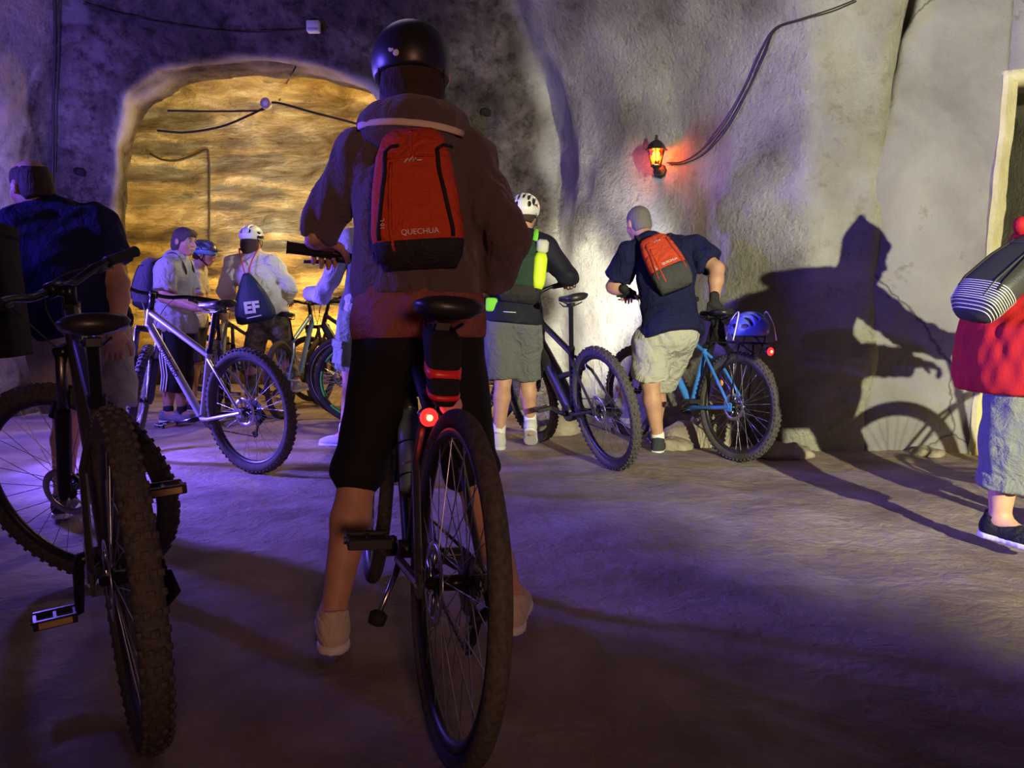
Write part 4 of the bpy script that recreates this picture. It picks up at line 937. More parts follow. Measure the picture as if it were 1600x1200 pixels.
def rim_line(b, wheel, R, y, m, segs=None, w=.004):
    for (a0, a1) in (segs or [(0, 2*PI)]):
        for s in (-1, 1):
            mb = MB(); pts = [V(R*math.cos(t), s*y, R*math.sin(t)) for t in np.linspace(a0, a1, 48 if not segs else 10)]; mb.tube(pts, w, 5, cap=bool(segs), flat=.3, up=(0, 1, 0)); mb.build('rim_line', m, b[wheel])
WL = mat('white_reflective_line', (.8, .8, .82), .35); GL = mat('green_rim_decal', (.12, .85, .20), .45); RL = mat('red_rim_line', (.85, .08, .10), .4)
rim_line(bF, 'fw', .335, .017, WL); rim_line(bG2, 'fw', .318, .014, WL, None, .006); rim_line(bG3, 'fw', .300, .015, GL, [(i*PI/3, i*PI/3+.75) for i in range(6)], .009)
bH = bike('bicycle', 'black full-suspension electric mountain bike held by the rider in the white helmet', (.60, 4.44), (.17, 5.52), lean=-11, steer=4, R=.37, tw=.058, knob=True, fm=mat('bike_matt_black', (.022, .022, .026), .42), bars=.76, rise=.05, saddle=1.02, crank=math.radians(10), fat=True, sus=True, ref=False)
bI = bike('bicycle', 'bright blue mountain bike with a rear rack under the man in the navy shirt', (1.405, 4.76), (.90, 5.72), lean=1, steer=-3, R=.345, tw=.055, knob=True, fm=mat('bike_blue', (.05, .22, .75), .3), bars=.68, rise=.04, saddle=.93, crank=math.radians(160), ref=False)
rim_line(bI, 'rw', .297, .014, RL, [(i*PI/4, i*PI/4+.5) for i in range(8)], .006); rim_line(bI, 'fw', .297, .014, RL, [(i*PI/4, i*PI/4+.5) for i in range(8)], .006)
for wk in ('rw', 'fw'):
    mb = MB(); mb.lathe([(.012, -.004), (.022, 0), (.012, .004)], (.20, 0, .06), (0, 1, 0), 12); mb.build('spoke_reflector', ORANGE_REF, bI[wk])
# rear rack with lamp
ra = bI['ra']; mb = MB(); zr = .745
for s in (-1, 1):
    mb.tube([V(.22, s*.05, zr), V(-.22, s*.06, zr)], .006, 8); mb.tube([V(-.05, s*.06, zr), ra+V(-.01, s*.075, .03)], .005, 6)
for x in (-.22, -.1, .02, .14, .22): mb.tube([V(x, -.06, zr), V(x, .06, zr)], .005, 6)
mb.tube([V(.22, 0, zr), bI['st']+V(-.01, 0, -.03)], .006, 6); bike_part(bI, 'luggage_rack', mb, BLACK_MET)
light_part(bI, V(-.245, .0, zr-.045), (-1, 0, 0), .026, .025)
lamp('rack_tail_lamp', 'POINT', bI['w'](V(-.30, 0, zr-.045)), .12, (1, .04, .03), size=.02)
saddle_bag(bI, .9, stripe=False)
lamp('seatpost_tail_lamp', 'POINT', bA['w'](bA['st']+V(-.10, .028, -.05)), .10, (1, .05, .04), size=.02)
bJ = bike('bicycle', 'dark bicycle the person in the red jacket bends over, mostly beyond the right edge', (2.52, 3.12), (3.56, 3.42), lean=0, steer=0, R=.345, tw=.05, fm=DARKP, bars=.64, rise=.05, saddle=.95, crank=.8)
# headlamp on the black mountain bike lighting the wall, and one on the blue bike
def headlamp(b, side, power, target, color=(1, .97, .82), spot=95):
    p = b['bc']+V(.05, side*.09, .03); mb = MB(); mb.lathe([(.012, -.06), (.016, -.05), (.017, -.01), (.022, 0), (.022, .012)], p, (1, 0, -.05), 16); o = mb.build('headlamp', BLACK_PL, b['hb'])
    mb = MB(); mb.lathe([(.020, .0125), (.016, .015)], p, (1, 0, -.05), 16); mb.build('lens', mat('headlamp_lens', (1, 1, .95), .2, emit=(1, .97, .85), estr=30), o)
    w = np.array(b['M'] @ b['S'] @ Vector(tuple(p+V(.035, 0, 0)))); lamp('headlamp_beam', 'SPOT', w, power, color, target, .015, spot, .7)
headlamp(bH, -1, 430, P(880, 490, 7.0), (1, .96, .66), 64)
headlamp(bI, 1, 90, P(945, 420, 6.6), (.92, .95, 1.0), 100)

# ------------------------------------------------------------------ the people
NAVY = mat('navy_cotton', (.012, .014, .062), .9, bump=.25, scale=220)
def hair_m(nm, c): return mat(nm, c, .7, bump=.6, scale=140, stretch=(1, 1, .25))
gA = bA['gripw'](1)
w1 = pers('rider in a brown hooded top and black leggings standing astride the nearest bicycle', dict(
    pel=P(655, 522, 2.08), chest=P(650, 325, 2.10), neck=P(648, 205, 2.12), head=P(644, 122, 2.16), face=(-.10, 1, -.05), shL=P(567, 247, 2.12), shR=P(728, 250, 2.12),
    elL=P(503, 345, 2.17), wrL=gA+V(.035, -.075, .025), elR=P(796, 372, 2.02), wrR=P(768, 442, 2.16), handL=((-.05, .9, -.15), (0, .25, -1), (.75, .85), 1), handR=((-.75, .35, -.55), (-.5, .3, -.6), (.4, .5)),
    hipL=P(612, 545, 2.09), hipR=P(696, 545, 2.09), knL=P(560, 740, 2.14), anL=P(520, 962, 2.03), knR=P(738, 735, 2.16), anR=P(800, 935, 2.14), ftL=(-.25, 1), ftR=(.12, 1)),
    dict(top=mat('brown_fleece', (.115, .085, .085), .95, bump=.35, scale=260, sheen=.2), top_name='hooded_top', sleeve=1.93, sleeve_r=.056, cuff_r=.048, hem=.10, loose=.016, fold=.007, under=(-.015, mat('dusty_red_cotton', (.28, .10, .085), .9, bump=.25, scale=220), .012),
         bottom=mat('black_lycra', (.012, .012, .014), .75), pant_name='leggings', pants=1.02, pant_r=(.098, .066, .06), shoe=mat('cream_knit', (.62, .52, .42), .8, bump=.4, scale=200), sole=WHITE_PL, hair=('long', hair_m('dark_brown_hair', (.05, .03, .022)), .003), seed=11, h=.010, fat=.93, tiltL=.0, leg=.97, laces=WHITE_PL))
def hood(p, m, stripe=None, c=None, sc=1.):
    n = p['neck']; R = p['Rt']; r, f, u = R.T; org = p['org']; rings = []
    pr = [];
    for i in range(9):
        a = PI*(i/8)+PI; q = n+r*.105*math.cos(a)*sc+f*(.075*math.sin(a)*1.15-.005)*sc+u*(-.005-.012*math.sin(a)); 
        q2 = n+r*.105*math.cos(PI*((i+1)/8)+PI)*sc+f*(.075*math.sin(PI*((i+1)/8)+PI)*1.15-.005)*sc+u*(-.005-.012*math.sin(PI*((i+1)/8)+PI))
        if i < 8: pr.append(cone(q, q2, .040*sc, .040*sc, .03))
    pr += [ell(n-f*.085*sc-u*.03, V(.105, .045, .06)*sc, R, .04), ell(n-f*.03+u*.035, V(.085, .07, .02)*sc, R, .01, op='-')]
    h_ = iso('hood', pr, m, p['root'], org, .008, .03, .004, folds(.006, 77, (.05, .1)))
    if stripe:
        mb = MB(); pts = [n+r*x-f*(.137*math.sqrt(max(0, 1-(x/.16)**2))+.010)*sc+u*(-.012-.022*(x+.12)/.24) for x in np.linspace(-.135, .135, 14)]
        mb.tube([q-org for q in pts], .0095, 8, flat=.45, up=-f); mb.build('hood_trim', stripe, h_)
    return h_
hood(w1, MATS['brown_fleece'], mat('cream_tape', (.72, .60, .47), .8))
helmet('dark round helmet on the rider astride the nearest bicycle', w1, 'skate', mat('matt_black_shell', (.018, .018, .02), .38), sc=1.04, name='bike_helmet')
hm = bpy.data.objects['bike_helmet']; r_, f_, u_ = w1['Rh'].T; 
for dx, du in ((-.036, .055), (-.048, .040), (-.036, .028)):
    dd = unit(r_*dx/.108-f_*.9*math.sqrt(1-(dx/.1)**2)+u_*(du-.032)*8.5); q = r_*dx+u_*(du-.03)-f_*.1265*math.sqrt(max(.05, 1-(dx/.108)**2-((du-.03)/.112)**2))
    mb = MB(); mb.lathe([(.0085, -.004), (.0085, .003), (.006, .0035)], q*1.04*.97, dd, 12); mb.build('emblem_dot', mat('cream_print', (.75, .70, .5), .5), hm)
ORB = mat('orange_red_nylon', (.62, .07, .025), .75, bump=.25, scale=240); BKN = mat('black_nylon', (.03, .03, .032), .8, bump=.3, scale=240)
def back_frame(p, tilt=0.):
    R = p['Rt']; r, f, u = R.T; o_ = -f
    if tilt: c, s = math.cos(tilt), math.sin(tilt); r, u = r*c+u*s, u*c-r*s
    return np.stack([r, o_, u], 1)
R1 = back_frame(w1, .045); r, o_, u = R1.T
base = P(660, 420, 1.965)
def strap_pts(p, R, base, H_, s, half=.075, dep=.02, low=.1):
    sh = np.asarray(p['J']['shR' if s > 0 else 'shL']); n = p['neck']; top = n*.5+sh*.5; r, f, u = p['Rt'].T
    return [base+R[:, 2]*H_*.90+R[:, 0]*s*half, top-f*.075+u*.035, top+u*.075, top+f*.07+u*.02, top+f*.115-u*.10, p['chest']+r*s*.15+f*.05-u*.09, p['chest']+r*s*.13-u*.16, base+R[:, 2]*low*H_+R[:, 0]*s*half-R[:, 1]*.01]
H1 = .345
pk1, sf, put = backpack('orange-red backpack with black zips on the rider astride the nearest bicycle', base, R1, [(0, .088, .05), (.025, .105, .085), (.08, .115, .105), (.18, .106, .10), (.27, .092, .085), (.325, .074, .06), (.345, .054, .035)], ORB, BKN, .058,
    [(s, strap_pts(w1, R1, base, H1, s, .06)) for s in (-1, 1)], BLACK_RUB, (0.004, .250, .044), ('QUECHUA', .012, .074, .019), mat('pinkish_webbing', (.50, .09, .07), .7))
put(text_mesh('10 L', .015, 'lettering'), -.078, .10, 'lettering', WHITE_PRINT, PI/2)
mb = MB(); mb.loft([superring(V(-.112, .06, z), V(1, 0, 0), V(0, 1, 0), .016-.003*math.cos(z*60), .03, e=.8, n=14) for z in np.linspace(.055, .15, 7)]); mb.build('mesh_pocket', mat('grey_mesh', (.5, .48, .5), .6, bump=.5, scale=200), pk1)

# bald man in navy T-shirt
w2 = pers('balding man in a navy T-shirt and khaki shorts behind the dark bicycle', dict(
    pel=P(122, 505, 3.42), chest=P(100, 405, 3.42), neck=P(72, 322, 3.42), head=P(50, 292, 3.40), face=(-.80, .55, -.22), shL=P(30, 355, 3.36), shR=P(150, 352, 3.46), elL=P(-12, 448, 3.36), wrL=P(10, 520, 3.5), elR=P(184, 442, 3.44), wrR=P(182, 515, 3.36),
    handL=((.3, .8, -.4), (.3, 0, -1), (.5, .6)), handR=((-.08, -.1, -1), (-.6, .6, 0), (.3, .4)), pf=(-.35, 1, 0), knL=P(105, 640, 3.46), anL=P(98, 778, 3.44), knR=P(172, 640, 3.40), anR=P(170, 780, 3.38), ftL=(-.4, 1), ftR=(-.1, 1)),
    dict(fat=1.10, top=NAVY, sleeve=.72, sleeve_r=.066, hem=-.06, loose=.02, fold=.010, bottom=mat('khaki_cotton', (.46, .42, .33), .9, bump=.3, scale=200), pants=.97, pant_r=(.115, .105, .1), pfold=.009, shoe=mat('dark_sneaker', (.05, .05, .06), .7), hair=('rim', hair_m('cropped_dark_hair', (.045, .035, .03)), .003), face=True, seed=21, s=1.04, arm=1.08))
# grey-haired woman
w3 = pers('grey-haired woman in a lilac-grey polo shirt and striped black shorts seen from the side', dict(
    pel=P(272, 500, 6.6), chest=P(270, 432, 6.6), neck=P(278, 398, 6.6), head=P(288, 378, 6.58), face=(.93, -.36, -.12), shL=P(287, 418, 6.77), shR=P(262, 420, 6.42), elL=P(296, 462, 6.78), wrL=P(330, 486, 6.72), elR=P(256, 464, 6.36), wrR=P(308, 482, 6.28),
    handL=((.9, -.1, -.2), (0, 0, -1), (.5, .5)), handR=((.95, .05, -.1), (0, .2, -1), (.5, .6)), pf=(1, -.1, 0), knL=P(285, 585, 6.74), anL=P(284, 645, 6.78), knR=P(270, 588, 6.48), anR=P(262, 646, 6.44), ftL=(1, -.15), ftR=(1, -.2)),
    dict(fat=1.12, bust=True, top=mat('lilac_grey_jersey', (.42, .42, .44), .9, bump=.25, scale=200), top_name='polo_shirt', sleeve=.80, sleeve_r=.066, hem=-.10, flare=.03, loose=.022, fold=.010, bottom=mat('black_sport_fabric', (.02, .02, .026), .8), pants=1.42, pant_r=(.115, .085, .078), shoe=mat('grey_mesh_shoe', (.22, .22, .27), .8, bump=.3, scale=200), socks=mat('dark_socks', (.03, .03, .04), .9), hair=('bob', hair_m('grey_brown_hair', (.075, .06, .06)), .004, -.085), face=True, seed=31, arm=1.1))
def leg_stripes(p, q, side, n, m, gap=.02, w=.007, t0=.1, t1=1.0, off=.0):
    a, b, c = p['legs'][q]; d = V(*side); org = p['org']
    for i in range(n):
        mb = MB(); pts = []
        for t in np.linspace(t0, t1, 12):
            if t < .6: x = a+(b-a)*t/.6; r0 = .115-.028*t/.6
            else: x = b+(c-b)*(t-.6); r0 = .088-.008*(t-.6)
            ax_ = unit(b-a); s_ = unit(d-ax_*(d@ax_)); tt = np.cross(ax_, s_); ang = (i-(n-1)/2)*gap/r0; pts.append(x+(s_*math.cos(ang)+tt*math.sin(ang))*(r0+.017+off)-org)
        mb.tube(pts, w, 6, flat=.6, up=d); mb.build('stripe', m, p['pants'])
leg_stripes(w3, 'R', (-.25, -1, 0), 3, WHITE_PRINT, .021, .0072)
R3 = back_frame(w3); base = w3['chest']-w3['fw']*.15-w3['up']*.30
backpack('dark purple-grey backpack on the grey-haired woman', base, R3, [(0, .11, .08), (.03, .13, .14), (.15, .135, .16), (.30, .125, .13), (.40, .10, .09), (.44, .06, .04)], mat('purple_grey_nylon', (.10, .09, .14), .8, bump=.25, scale=200), BKN, .06, [(s, strap_pts(w3, R3, base, .44, s, .06)) for s in (-1, 1)], BLACK_RUB, strap_mat=BKN)
# person with dark helmet, half hidden
w4 = pers('person in a white shirt and dark helmet looking down, half hidden by the grey-haired woman', dict(
    pel=P(300, 500, 7.5), chest=P(301, 442, 7.5), neck=P(308, 414, 7.48), head=P(319, 396, 7.46), face=(.82, -.05, -.55), shL=P(312, 425, 7.66), shR=P(302, 428, 7.34), elL=P(320, 465, 7.7), wrL=P(336, 484, 7.62), elR=P(310, 470, 7.3), wrR=P(330, 486, 7.4),
    handL=((.9, -.2, -.2), (0, 0, -1), (.5, .6)), handR=((.9, .1, -.2), (0, 0, -1), (.5, .6)), pf=(1, 0, 0), knL=P(306, 565, 7.6), anL=P(302, 625, 7.62), knR=P(300, 568, 7.42), anR=P(296, 630, 7.4), ftL=(1, 0), ftR=(1, 0)),
    dict(s=.96, top=mat('white_cotton', (.66, .64, .62), .9, bump=.2, scale=200), sleeve=.8, hem=-.06, bottom=mat('dark_denim', (.04, .045, .07), .9), pants=.97, shoe=mat('dark_sneaker', (.05,)*3), hair=('short', hair_m('dark_brown_hair', (.05, .03, .022)), .004), face=True, seed=41, h=.014))
helmet('dark helmet with a pale blue front on the person looking down', w4, 'visor', mat('black_blue_shell', (.05, .06, .09), .35), mat('pale_blue_shell', (.16, .35, .55), .35))
# rider in white shirt, camouflage leggings, drawstring bag
CAMO = rock('camouflage', [(.05, .06, .035), (.16, .17, .10), (.33, .30, .22)], 16., .1, .005, fine=90, spots=(12., (.42, .14, .10), .66), rough=.85)
w5 = pers('rider in a white shirt and camouflage leggings with a drawstring bag, back turned', dict(
    pel=P(420, 497, 7.05), chest=P(399, 428, 7.08), neck=P(395, 396, 7.10), head=P(394, 374, 7.12), face=(.12, 1, -.12), shL=P(365, 415, 7.08), shR=P(425, 414, 7.10), elL=P(352, 455, 7.0), wrL=P(370, 482, 7.30), elR=P(453, 448, 7.15), wrR=P(446, 466, 7.48),
    handL=((.25, .9, -.2), (.2, 0, -1), (.6, .7)), handR=((.1, .9, -.2), (0, 0, -1), (.6, .7)), pf=(.25, 1, 0), knL=P(396, 560, 7.14), anL=P(392, 628, 7.0), knR=P(446, 555, 7.18), anR=P(464, 598, 7.08), ftL=(.0, 1), ftR=(.25, 1)),
    dict(top=mat('white_linen', (.68, .66, .62), .9, bump=.3, scale=160), sleeve=1.9, sleeve_r=.066, cuff_r=.05, hem=.0, loose=.024, fold=.013, bottom=CAMO, pant_name='leggings', pants=1.86, pant_r=(.10, .068, .05), shoe=mat('grey_white_shoe', (.45, .45, .47), .8), hair=('long', hair_m('brown_hair', (.07, .04, .025)), .003), seed=51))
helmet('white helmet with a glossy black lower band on the rider with the drawstring bag', w5, 'band', mat('white_shell', (.75, .75, .74), .3), mat('gloss_black_shell', (.02, .02, .022), .12))
R5 = back_frame(w5, -.02); base = P(402, 503, 6.84); r, o_, u = R5.T; mb = MB(); rings = []
DSB = mat('teal_navy_nylon', (.012, .028, .055), .55, bump=.3, scale=60, stretch=(1, 1, .15))
for v in np.linspace(0, 1, 22):
    a = np.interp(v, [0, .05, .2, .55, .9, 1], [.14, .175, .178, .135, .055, .03]); d = np.interp(v, [0, .08, .3, .7, 1], [.03, .06, .075, .05, .025]); rg = []
    for j in range(40):
        t = 2*PI*j/40; k = 1+.05*math.sin(t*9)*v; rg.append(r*a*k*math.copysign(abs(math.cos(t))**.8, math.cos(t))+o_*(d*k*math.sin(t)*.9)+u*v*.44)
    rings.append(rg)
mb.loft(rings); dsb = mb.build('drawstring_bag', DSB); dsb.location = tuple(base); tag(dsb, 'dark teal drawstring bag with white letters EF on the rider in the white shirt', 'bag')
q = link('lettering', text_mesh('EF', .135, 'lettering', .004, .006), WHITE_PRINT, dsb); n_ = unit(o_-u*.12); rr = -r*-1; uu = unit(u-n_*(u@n_)); M_ = Matrix(np.stack([np.cross(uu, n_), uu, n_], 1).tolist()).to_4x4() @ Matrix(((1, .22, 0, 0), (0, 1, 0, 0), (0, 0, 1, 0), (0, 0, 0, 1))); M_.translation = Vector(tuple(o_*.072+u*.125)); q.matrix_local = M_
mb = MB(); mb.box(V(0, 0, 0), (.13, .010, .004)); q = mb.build('underline', WHITE_PRINT, dsb); M2 = Matrix(np.stack([np.cross(uu, n_), uu, n_], 1).tolist()).to_4x4(); M2.translation = Vector(tuple(o_*.071+u*.040)); q.matrix_local = M2
for s in (-1, 1):
    sh = np.asarray(w5['J']['shR' if s > 0 else 'shL']); mb = MB(); tp = w5['neck']*.5+sh*.5+w5['up']*.075
    mb.tube(spline([base*0+u*.43+r*s*.012, (base*0+u*.43)*.5+(tp-w5['fw']*.07-base)*.5+o_*.03, tp-w5['fw']*.06-base+u*.01, tp-base+u*.012], 6), .0065, 6); mb.build('cord', mat('red_cord', (.65, .10, .07), .7), dsb)
# person beside the nearest rider, mostly hidden
w6 = pers('person in cargo shorts and grey vest, mostly hidden by the nearest rider', dict(
    pel=P(572, 487, 5.4), chest=P(588, 400, 5.4), neck=P(596, 350, 5.4), head=P(602, 315, 5.42), face=(-.5, .85, -.1), shL=P(548, 375, 5.34), shR=P(630, 372, 5.5), elL=P(503, 462, 5.42), wrL=P(484, 458, 5.68), elR=P(650, 440, 5.6), wrR=P(620, 470, 5.8),
    handL=((-.35, .9, .02), (0, 0, -1), (.2, .3)), handR=((-.3, .9, -.2), (0, 0, -1), (.6, .7)), pf=(-.5, .85, 0), knL=P(547, 580, 5.38), anL=P(538, 680, 5.36), knR=P(598, 580, 5.52), anR=P(600, 690, 5.5), ftL=(-.92, .25), ftR=(-.6, .8)),
    dict(top=mat('pale_blue_shirt', (.50, .50, .55), .9, bump=.2, scale=200), sleeve=1.9, sleeve_r=.064, cuff_r=.052, hem=-.02, bottom=mat('sage_cotton', (.22, .26, .21), .9, bump=.25, scale=200), pants=.98, pant_r=(.112, .10, .1), pfold=.009, shoe=mat('pale_knit_shoe', (.55, .55, .58), .8), socks=WHITE_PRINT, hair=('short', hair_m('cropped_dark_hair', (.045,)*3), .004), seed=61))
vest = [dict(p) for p in [ell(w6['pel'], V(.172, .128, .15), w6['Rp'], .06), ell((w6['pel']+w6['chest'])/2, V(.158, .12, .2), w6['Rt'], .07), ell(w6['chest'], V(.180, .128, .19), w6['Rt'], .07)]]
iso('vest', vest, mat('grey_vest', (.10, .11, .13), .9, bump=.25, scale=180), w6['root'], w6['org'], .012, .05, .02, folds(.008, 66), cuts=[cut(w6['pel']-w6['up']*.02, -w6['up'])])
mb = MB(); a, b, c = w6['legs']['L']; dd = unit(V(-.75, -.65, 0)); ctr_ = a*.35+b*.65
pk = iso('cargo_pocket', [rbox(ctr_+dd*.098, V(.06, .006, .07), .01, frame3(dd, unit(a-b)), .01)], MATS['sage_cotton'], w6['pants'], w6['org'], .007, .01, 0, folds(.004, 67))
pk = iso('pocket_flap', [rbox(ctr_+dd*.108+unit(a-b)*.065, V(.064, .006, .02), .008, frame3(dd, unit(a-b)), .01)], MATS['sage_cotton'], w6['pants'], w6['org'], .007, .01, 0)
# rider with white vented helmet
JK = mat('navy_black_shell_jacket', (.010, .011, .024), .7, bump=.2, scale=200); NEON = mat('neon_yellow', (.62, .85, .02), .6); NEOG = mat('neon_green', (.22, .80, .05), .6)
gH = bH['gripw'](-1)
w7 = pers('rider in a navy jacket with neon patches and grey shorts holding the black mountain bike', dict(
    pel=P(803, 498, 5.05), chest=P(810, 418, 5.06), neck=P(816, 366, 5.1), head=P(820, 334, 5.14), face=(.12, 1, -.12), shL=P(772, 392, 5.06), shR=P(852, 388, 5.1), elL=P(748, 445, 5.0), wrL=P(768, 480, 5.2), elR=P(887, 432, 5.08), wrR=gH+V(.01, -.085, .03),
    handL=((.4, .8, -.3), (0, 0, -1), (.5, .7)), handR=((.02, .9, -.12), (0, .1, -1), (.7, .85)), pf=(.05, 1, 0), knL=P(786, 592, 5.06), anL=P(779, 682, 5.0), knR=P(824, 590, 5.14), anR=P(829, 662, 5.2), ftL=(-.15, 1), ftR=(.05, 1)),
    dict(top=JK, top_name='jacket', sleeve=1.95, sleeve_r=.062, cuff_r=.045, hem=-.04, loose=.02, fold=.009, bottom=mat('grey_shorts', (.13, .135, .145), .9, bump=.2, scale=200), pants=.99, pant_r=(.112, .10, .1), shoe=mat('white_trainer', (.62, .62, .60), .7), socks=WHITE_PRINT, hair=('short', hair_m('dark_brown_hair', (.05,)*3), .004), seed=71, tiltR=.55, sockh=.2, laces=DARKP))
iso('glove', [dict(p, infl=0) for p in hand_prims(np.asarray(w7['J']['wrR']), *[w7['J']['handR'][i] for i in range(3)], 1, 1.06)], BKN, w7['root'], w7['org'], .005, .006, .003)
helmet('white road helmet with dark vents on the rider holding the black mountain bike', w7, 'road', MATS['white_shell'], None, pit=8)
R7 = back_frame(w7); base = w7['chest']-w7['fw']*.125-w7['up']*.24
pk7, sf7, put7 = backpack('small dark green backpack with a neon yellow side on the jacketed rider', base, R7, [(0, .10, .05), (.03, .125, .09), (.12, .135, .11), (.26, .13, .10), (.36, .11, .07), (.40, .07, .04)], mat('dark_green_nylon', (.025, .055, .035), .75, bump=.25, scale=200), BKN, .10, [(s, strap_pts(w7, R7, base, .40, s, .07)) for s in (-1, 1)], BLACK_RUB, strap_mat=NEOG)
mb = MB(); rings = []
for v in np.linspace(.09, .31, 8): a = np.interp(v, [.09, .13, .28, .31], [.03, .045, .045, .035]); rings.append(superring(V(*(R7[:, 0]*.112+R7[:, 1]*.055+R7[:, 2]*v)), R7[:, 0], R7[:, 1], a, .062, e=.6, n=20))
mb.loft(rings); mb.build('neon_side_panel', NEON, pk7)
mb = MB(); mb.box(R7[:, 0]*.118+R7[:, 1]*.05+R7[:, 2]*.36, (.075, .09, .085), R7, .4); mb.build('pale_shoulder_panel', mat('pale_grey_panel', (.5, .52, .46), .6), pk7)
org = w7['org']; r, f, u = w7['Rp'].T
mb = MB(); mb.tube([w7['pel']-r*.06-f*.156+u*.04-org, w7['pel']+r*.02-f*.158+u*.037-org], .006, 6, flat=.5); mb.build('reflective_tab', WHITE_PRINT, w7['shirt'])
pr = [rbox(w7['pel']-r*.135-f*.06+u*.085, V(.03, .05, .03), .015, w7['Rp'], .01)]; iso('neon_hip_panel', pr, NEOG, w7['shirt'], org, .008)
# man in navy T-shirt bending over the blue bicycle
gI = bI['gripw'](1)
w8 = pers('grey-haired man in a navy T-shirt and pale shorts bending over the blue bicycle', dict(
    pel=P(1050, 522, 5.02), chest=P(1040, 432, 5.16), neck=P(1012, 374, 5.32), head=P(998, 349, 5.40), face=(-.30, .95, -.38), shL=P(985, 398, 5.26), shR=P(1085, 390, 5.20), elL=P(958, 448, 5.36), wrL=gI+V(-.02, -.075, .035), elR=P(1120, 420, 5.06), wrR=P(1116, 470, 4.98),
    handL=((.25, .85, -.25), (.1, .1, -1), (.7, .8)), handR=((.02, .12, -.95), (.2, .9, .1), (.6, .7)), pf=(-.25, 1, 0), hipL=P(1018, 535, 5.04), hipR=P(1058, 532, 5.14), knL=P(1016, 596, 5.08), anL=P(1029, 689, 5.10), knR=P(1028, 602, 5.34), anR=P(1024, 676, 5.46), ftL=(.35, .85), ftR=(.1, 1)),
    dict(fat=1.08, top=NAVY, sleeve=.72, sleeve_r=.066, hem=-.035, loose=.022, fold=.010, bottom=mat('stone_grey_shorts', (.46, .45, .40), .9, bump=.2, scale=200), pants=.93, pant_r=(.118, .112, .1), pfold=.008, shoe=mat('charcoal_mesh_shoe', (.045, .05, .06), .8, bump=.3, scale=220), socks=WHITE_PRINT, sockh=.11, hair=('short', hair_m('grey_cropped_hair', (.17, .155, .15)), .002), seed=81, s=1.04, arm=1.08, leg=1.03))
for q, sg in (('L', -1), ('R', 1)):
    hd = w8['J']['hand'+q]; pr = hand_prims(np.asarray(w8['J']['wr'+q], float), hd[0], hd[1], hd[2], sg, 1.04*1.05)
    iso('glove', pr[:2]+[p for i, p in enumerate(pr[2:14]) if i % 3 == 0]+[pr[14]], BKN, w8['root'], w8['org'], .0055, .008, .0035)
R8 = back_frame(w8, .20); base = w8['chest']-w8['fw']*.135-w8['up']*.175+w8['Rt'][:, 0]*.03
pk8, _, put8 = backpack('orange-red backpack with a grey base on the man bending over the blue bicycle', base, R8, [(0, .10, .06), (.03, .115, .10), (.10, .122, .12), (.20, .118, .115), (.30, .108, .10), (.38, .09, .075), (.41, .065, .04)], ORB, mat('slate_nylon', (.06, .063, .065), .8, bump=.25, scale=240), .13, [(s, strap_pts(w8, R8, base, .41, s, .06)) for s in (-1, 1)], mat('dark_red_zip', (.30, .03, .02), .6), (0.01, .335, .045), ('QUECHUA', .015, .155, .022), BKN)
put8(text_mesh('10 L', .02, 'lettering'), -.085, .15, 'lettering', WHITE_PRINT, PI/2+.3)
# blue helmet carried on the rack
Mr = bI['M'] @ Matrix.Translation((-.08, 0, .80)); hd_ = np.array(Mr.to_3x3() @ Vector((-1, 0, 0))); h2 = helmet('blue helmet with black vents strapped on the rack of the bright blue bicycle', (np.array(Mr.translation), frame3(hd_, (0, 0, 1))), 'road', mat('blue_shell', (.10, .14, .55), .35), None)
for s in (-1, 1):
    mb = MB(); mb.tube(spline([V(s*.13, -.09, -.055), V(s*.11, -.085, .04), V(s*.085, -.03, .115), V(s*.10, .07, .06), V(s*.12, .10, -.055)], 6), .004, 6); mb.build('bungee', mat('white_bungee', (.75, .75, .75), .7), h2)
# person in red jacket at the right edge
REDJ = mat('red_shell_fabric', (.38, .010, .016), .76, bump=.2, scale=120, spec=.25)
w9 = pers('person in a red jacket and rolled grey trousers wearing a black backpack', dict(
    pel=P(1596, 520, 3.0), chest=P(1640, 425, 3.04), neck=P(1672, 378, 3.10), head=P(1712, 328, 3.14), face=(.85, .35, -.35), shL=P(1660, 395, 3.24), shR=P(1672, 415, 2.92), elL=P(1730, 470, 3.34), wrL=P(1800, 500, 3.36), elR=P(1740, 500, 2.94), wrR=P(1820, 510, 3.06),
    handL=((.9, .1, -.2), (0, 0, -1), (.6, .8)), handR=((.9, .1, -.2), (0, 0, -1), (.6, .8)), pf=(.95, .25, 0), hipL=P(1606, 548, 3.12), hipR=P(1590, 552, 2.92), knL=P(1660, 680, 3.16), anL=P(1675, 792, 3.2), knR=P(1582, 690, 2.93), anR=P(1562, 812, 2.96), ftL=(.9, .3), ftR=(.35, -.9)),
    dict(fat=1.22, top=REDJ, top_name='jacket', sleeve=1.95, sleeve_r=.068, cuff_r=.05, hem_pt=P(1588, 612, 3.0), flare=.0, loose=.026, fold=.012, bottom=mat('grey_cotton_trousers', (.16, .17, .185), .9, bump=.25, scale=180), pant_name='trousers', pants=1.52, pant_r=(.102, .096, .09), hipfat=1.0, pfold=.010, shoe=mat('black_knit_shoe', (.02, .02, .022), .85, bump=.3, scale=220), hair=('bob', hair_m('brown_hair', (.07,)*3), .004), seed=91, leg=1.05, hem_n=(0, 0, -1)))
n = w9['neck']; R = w9['Rh']; r, f, u = R.T; hd = w9['head']
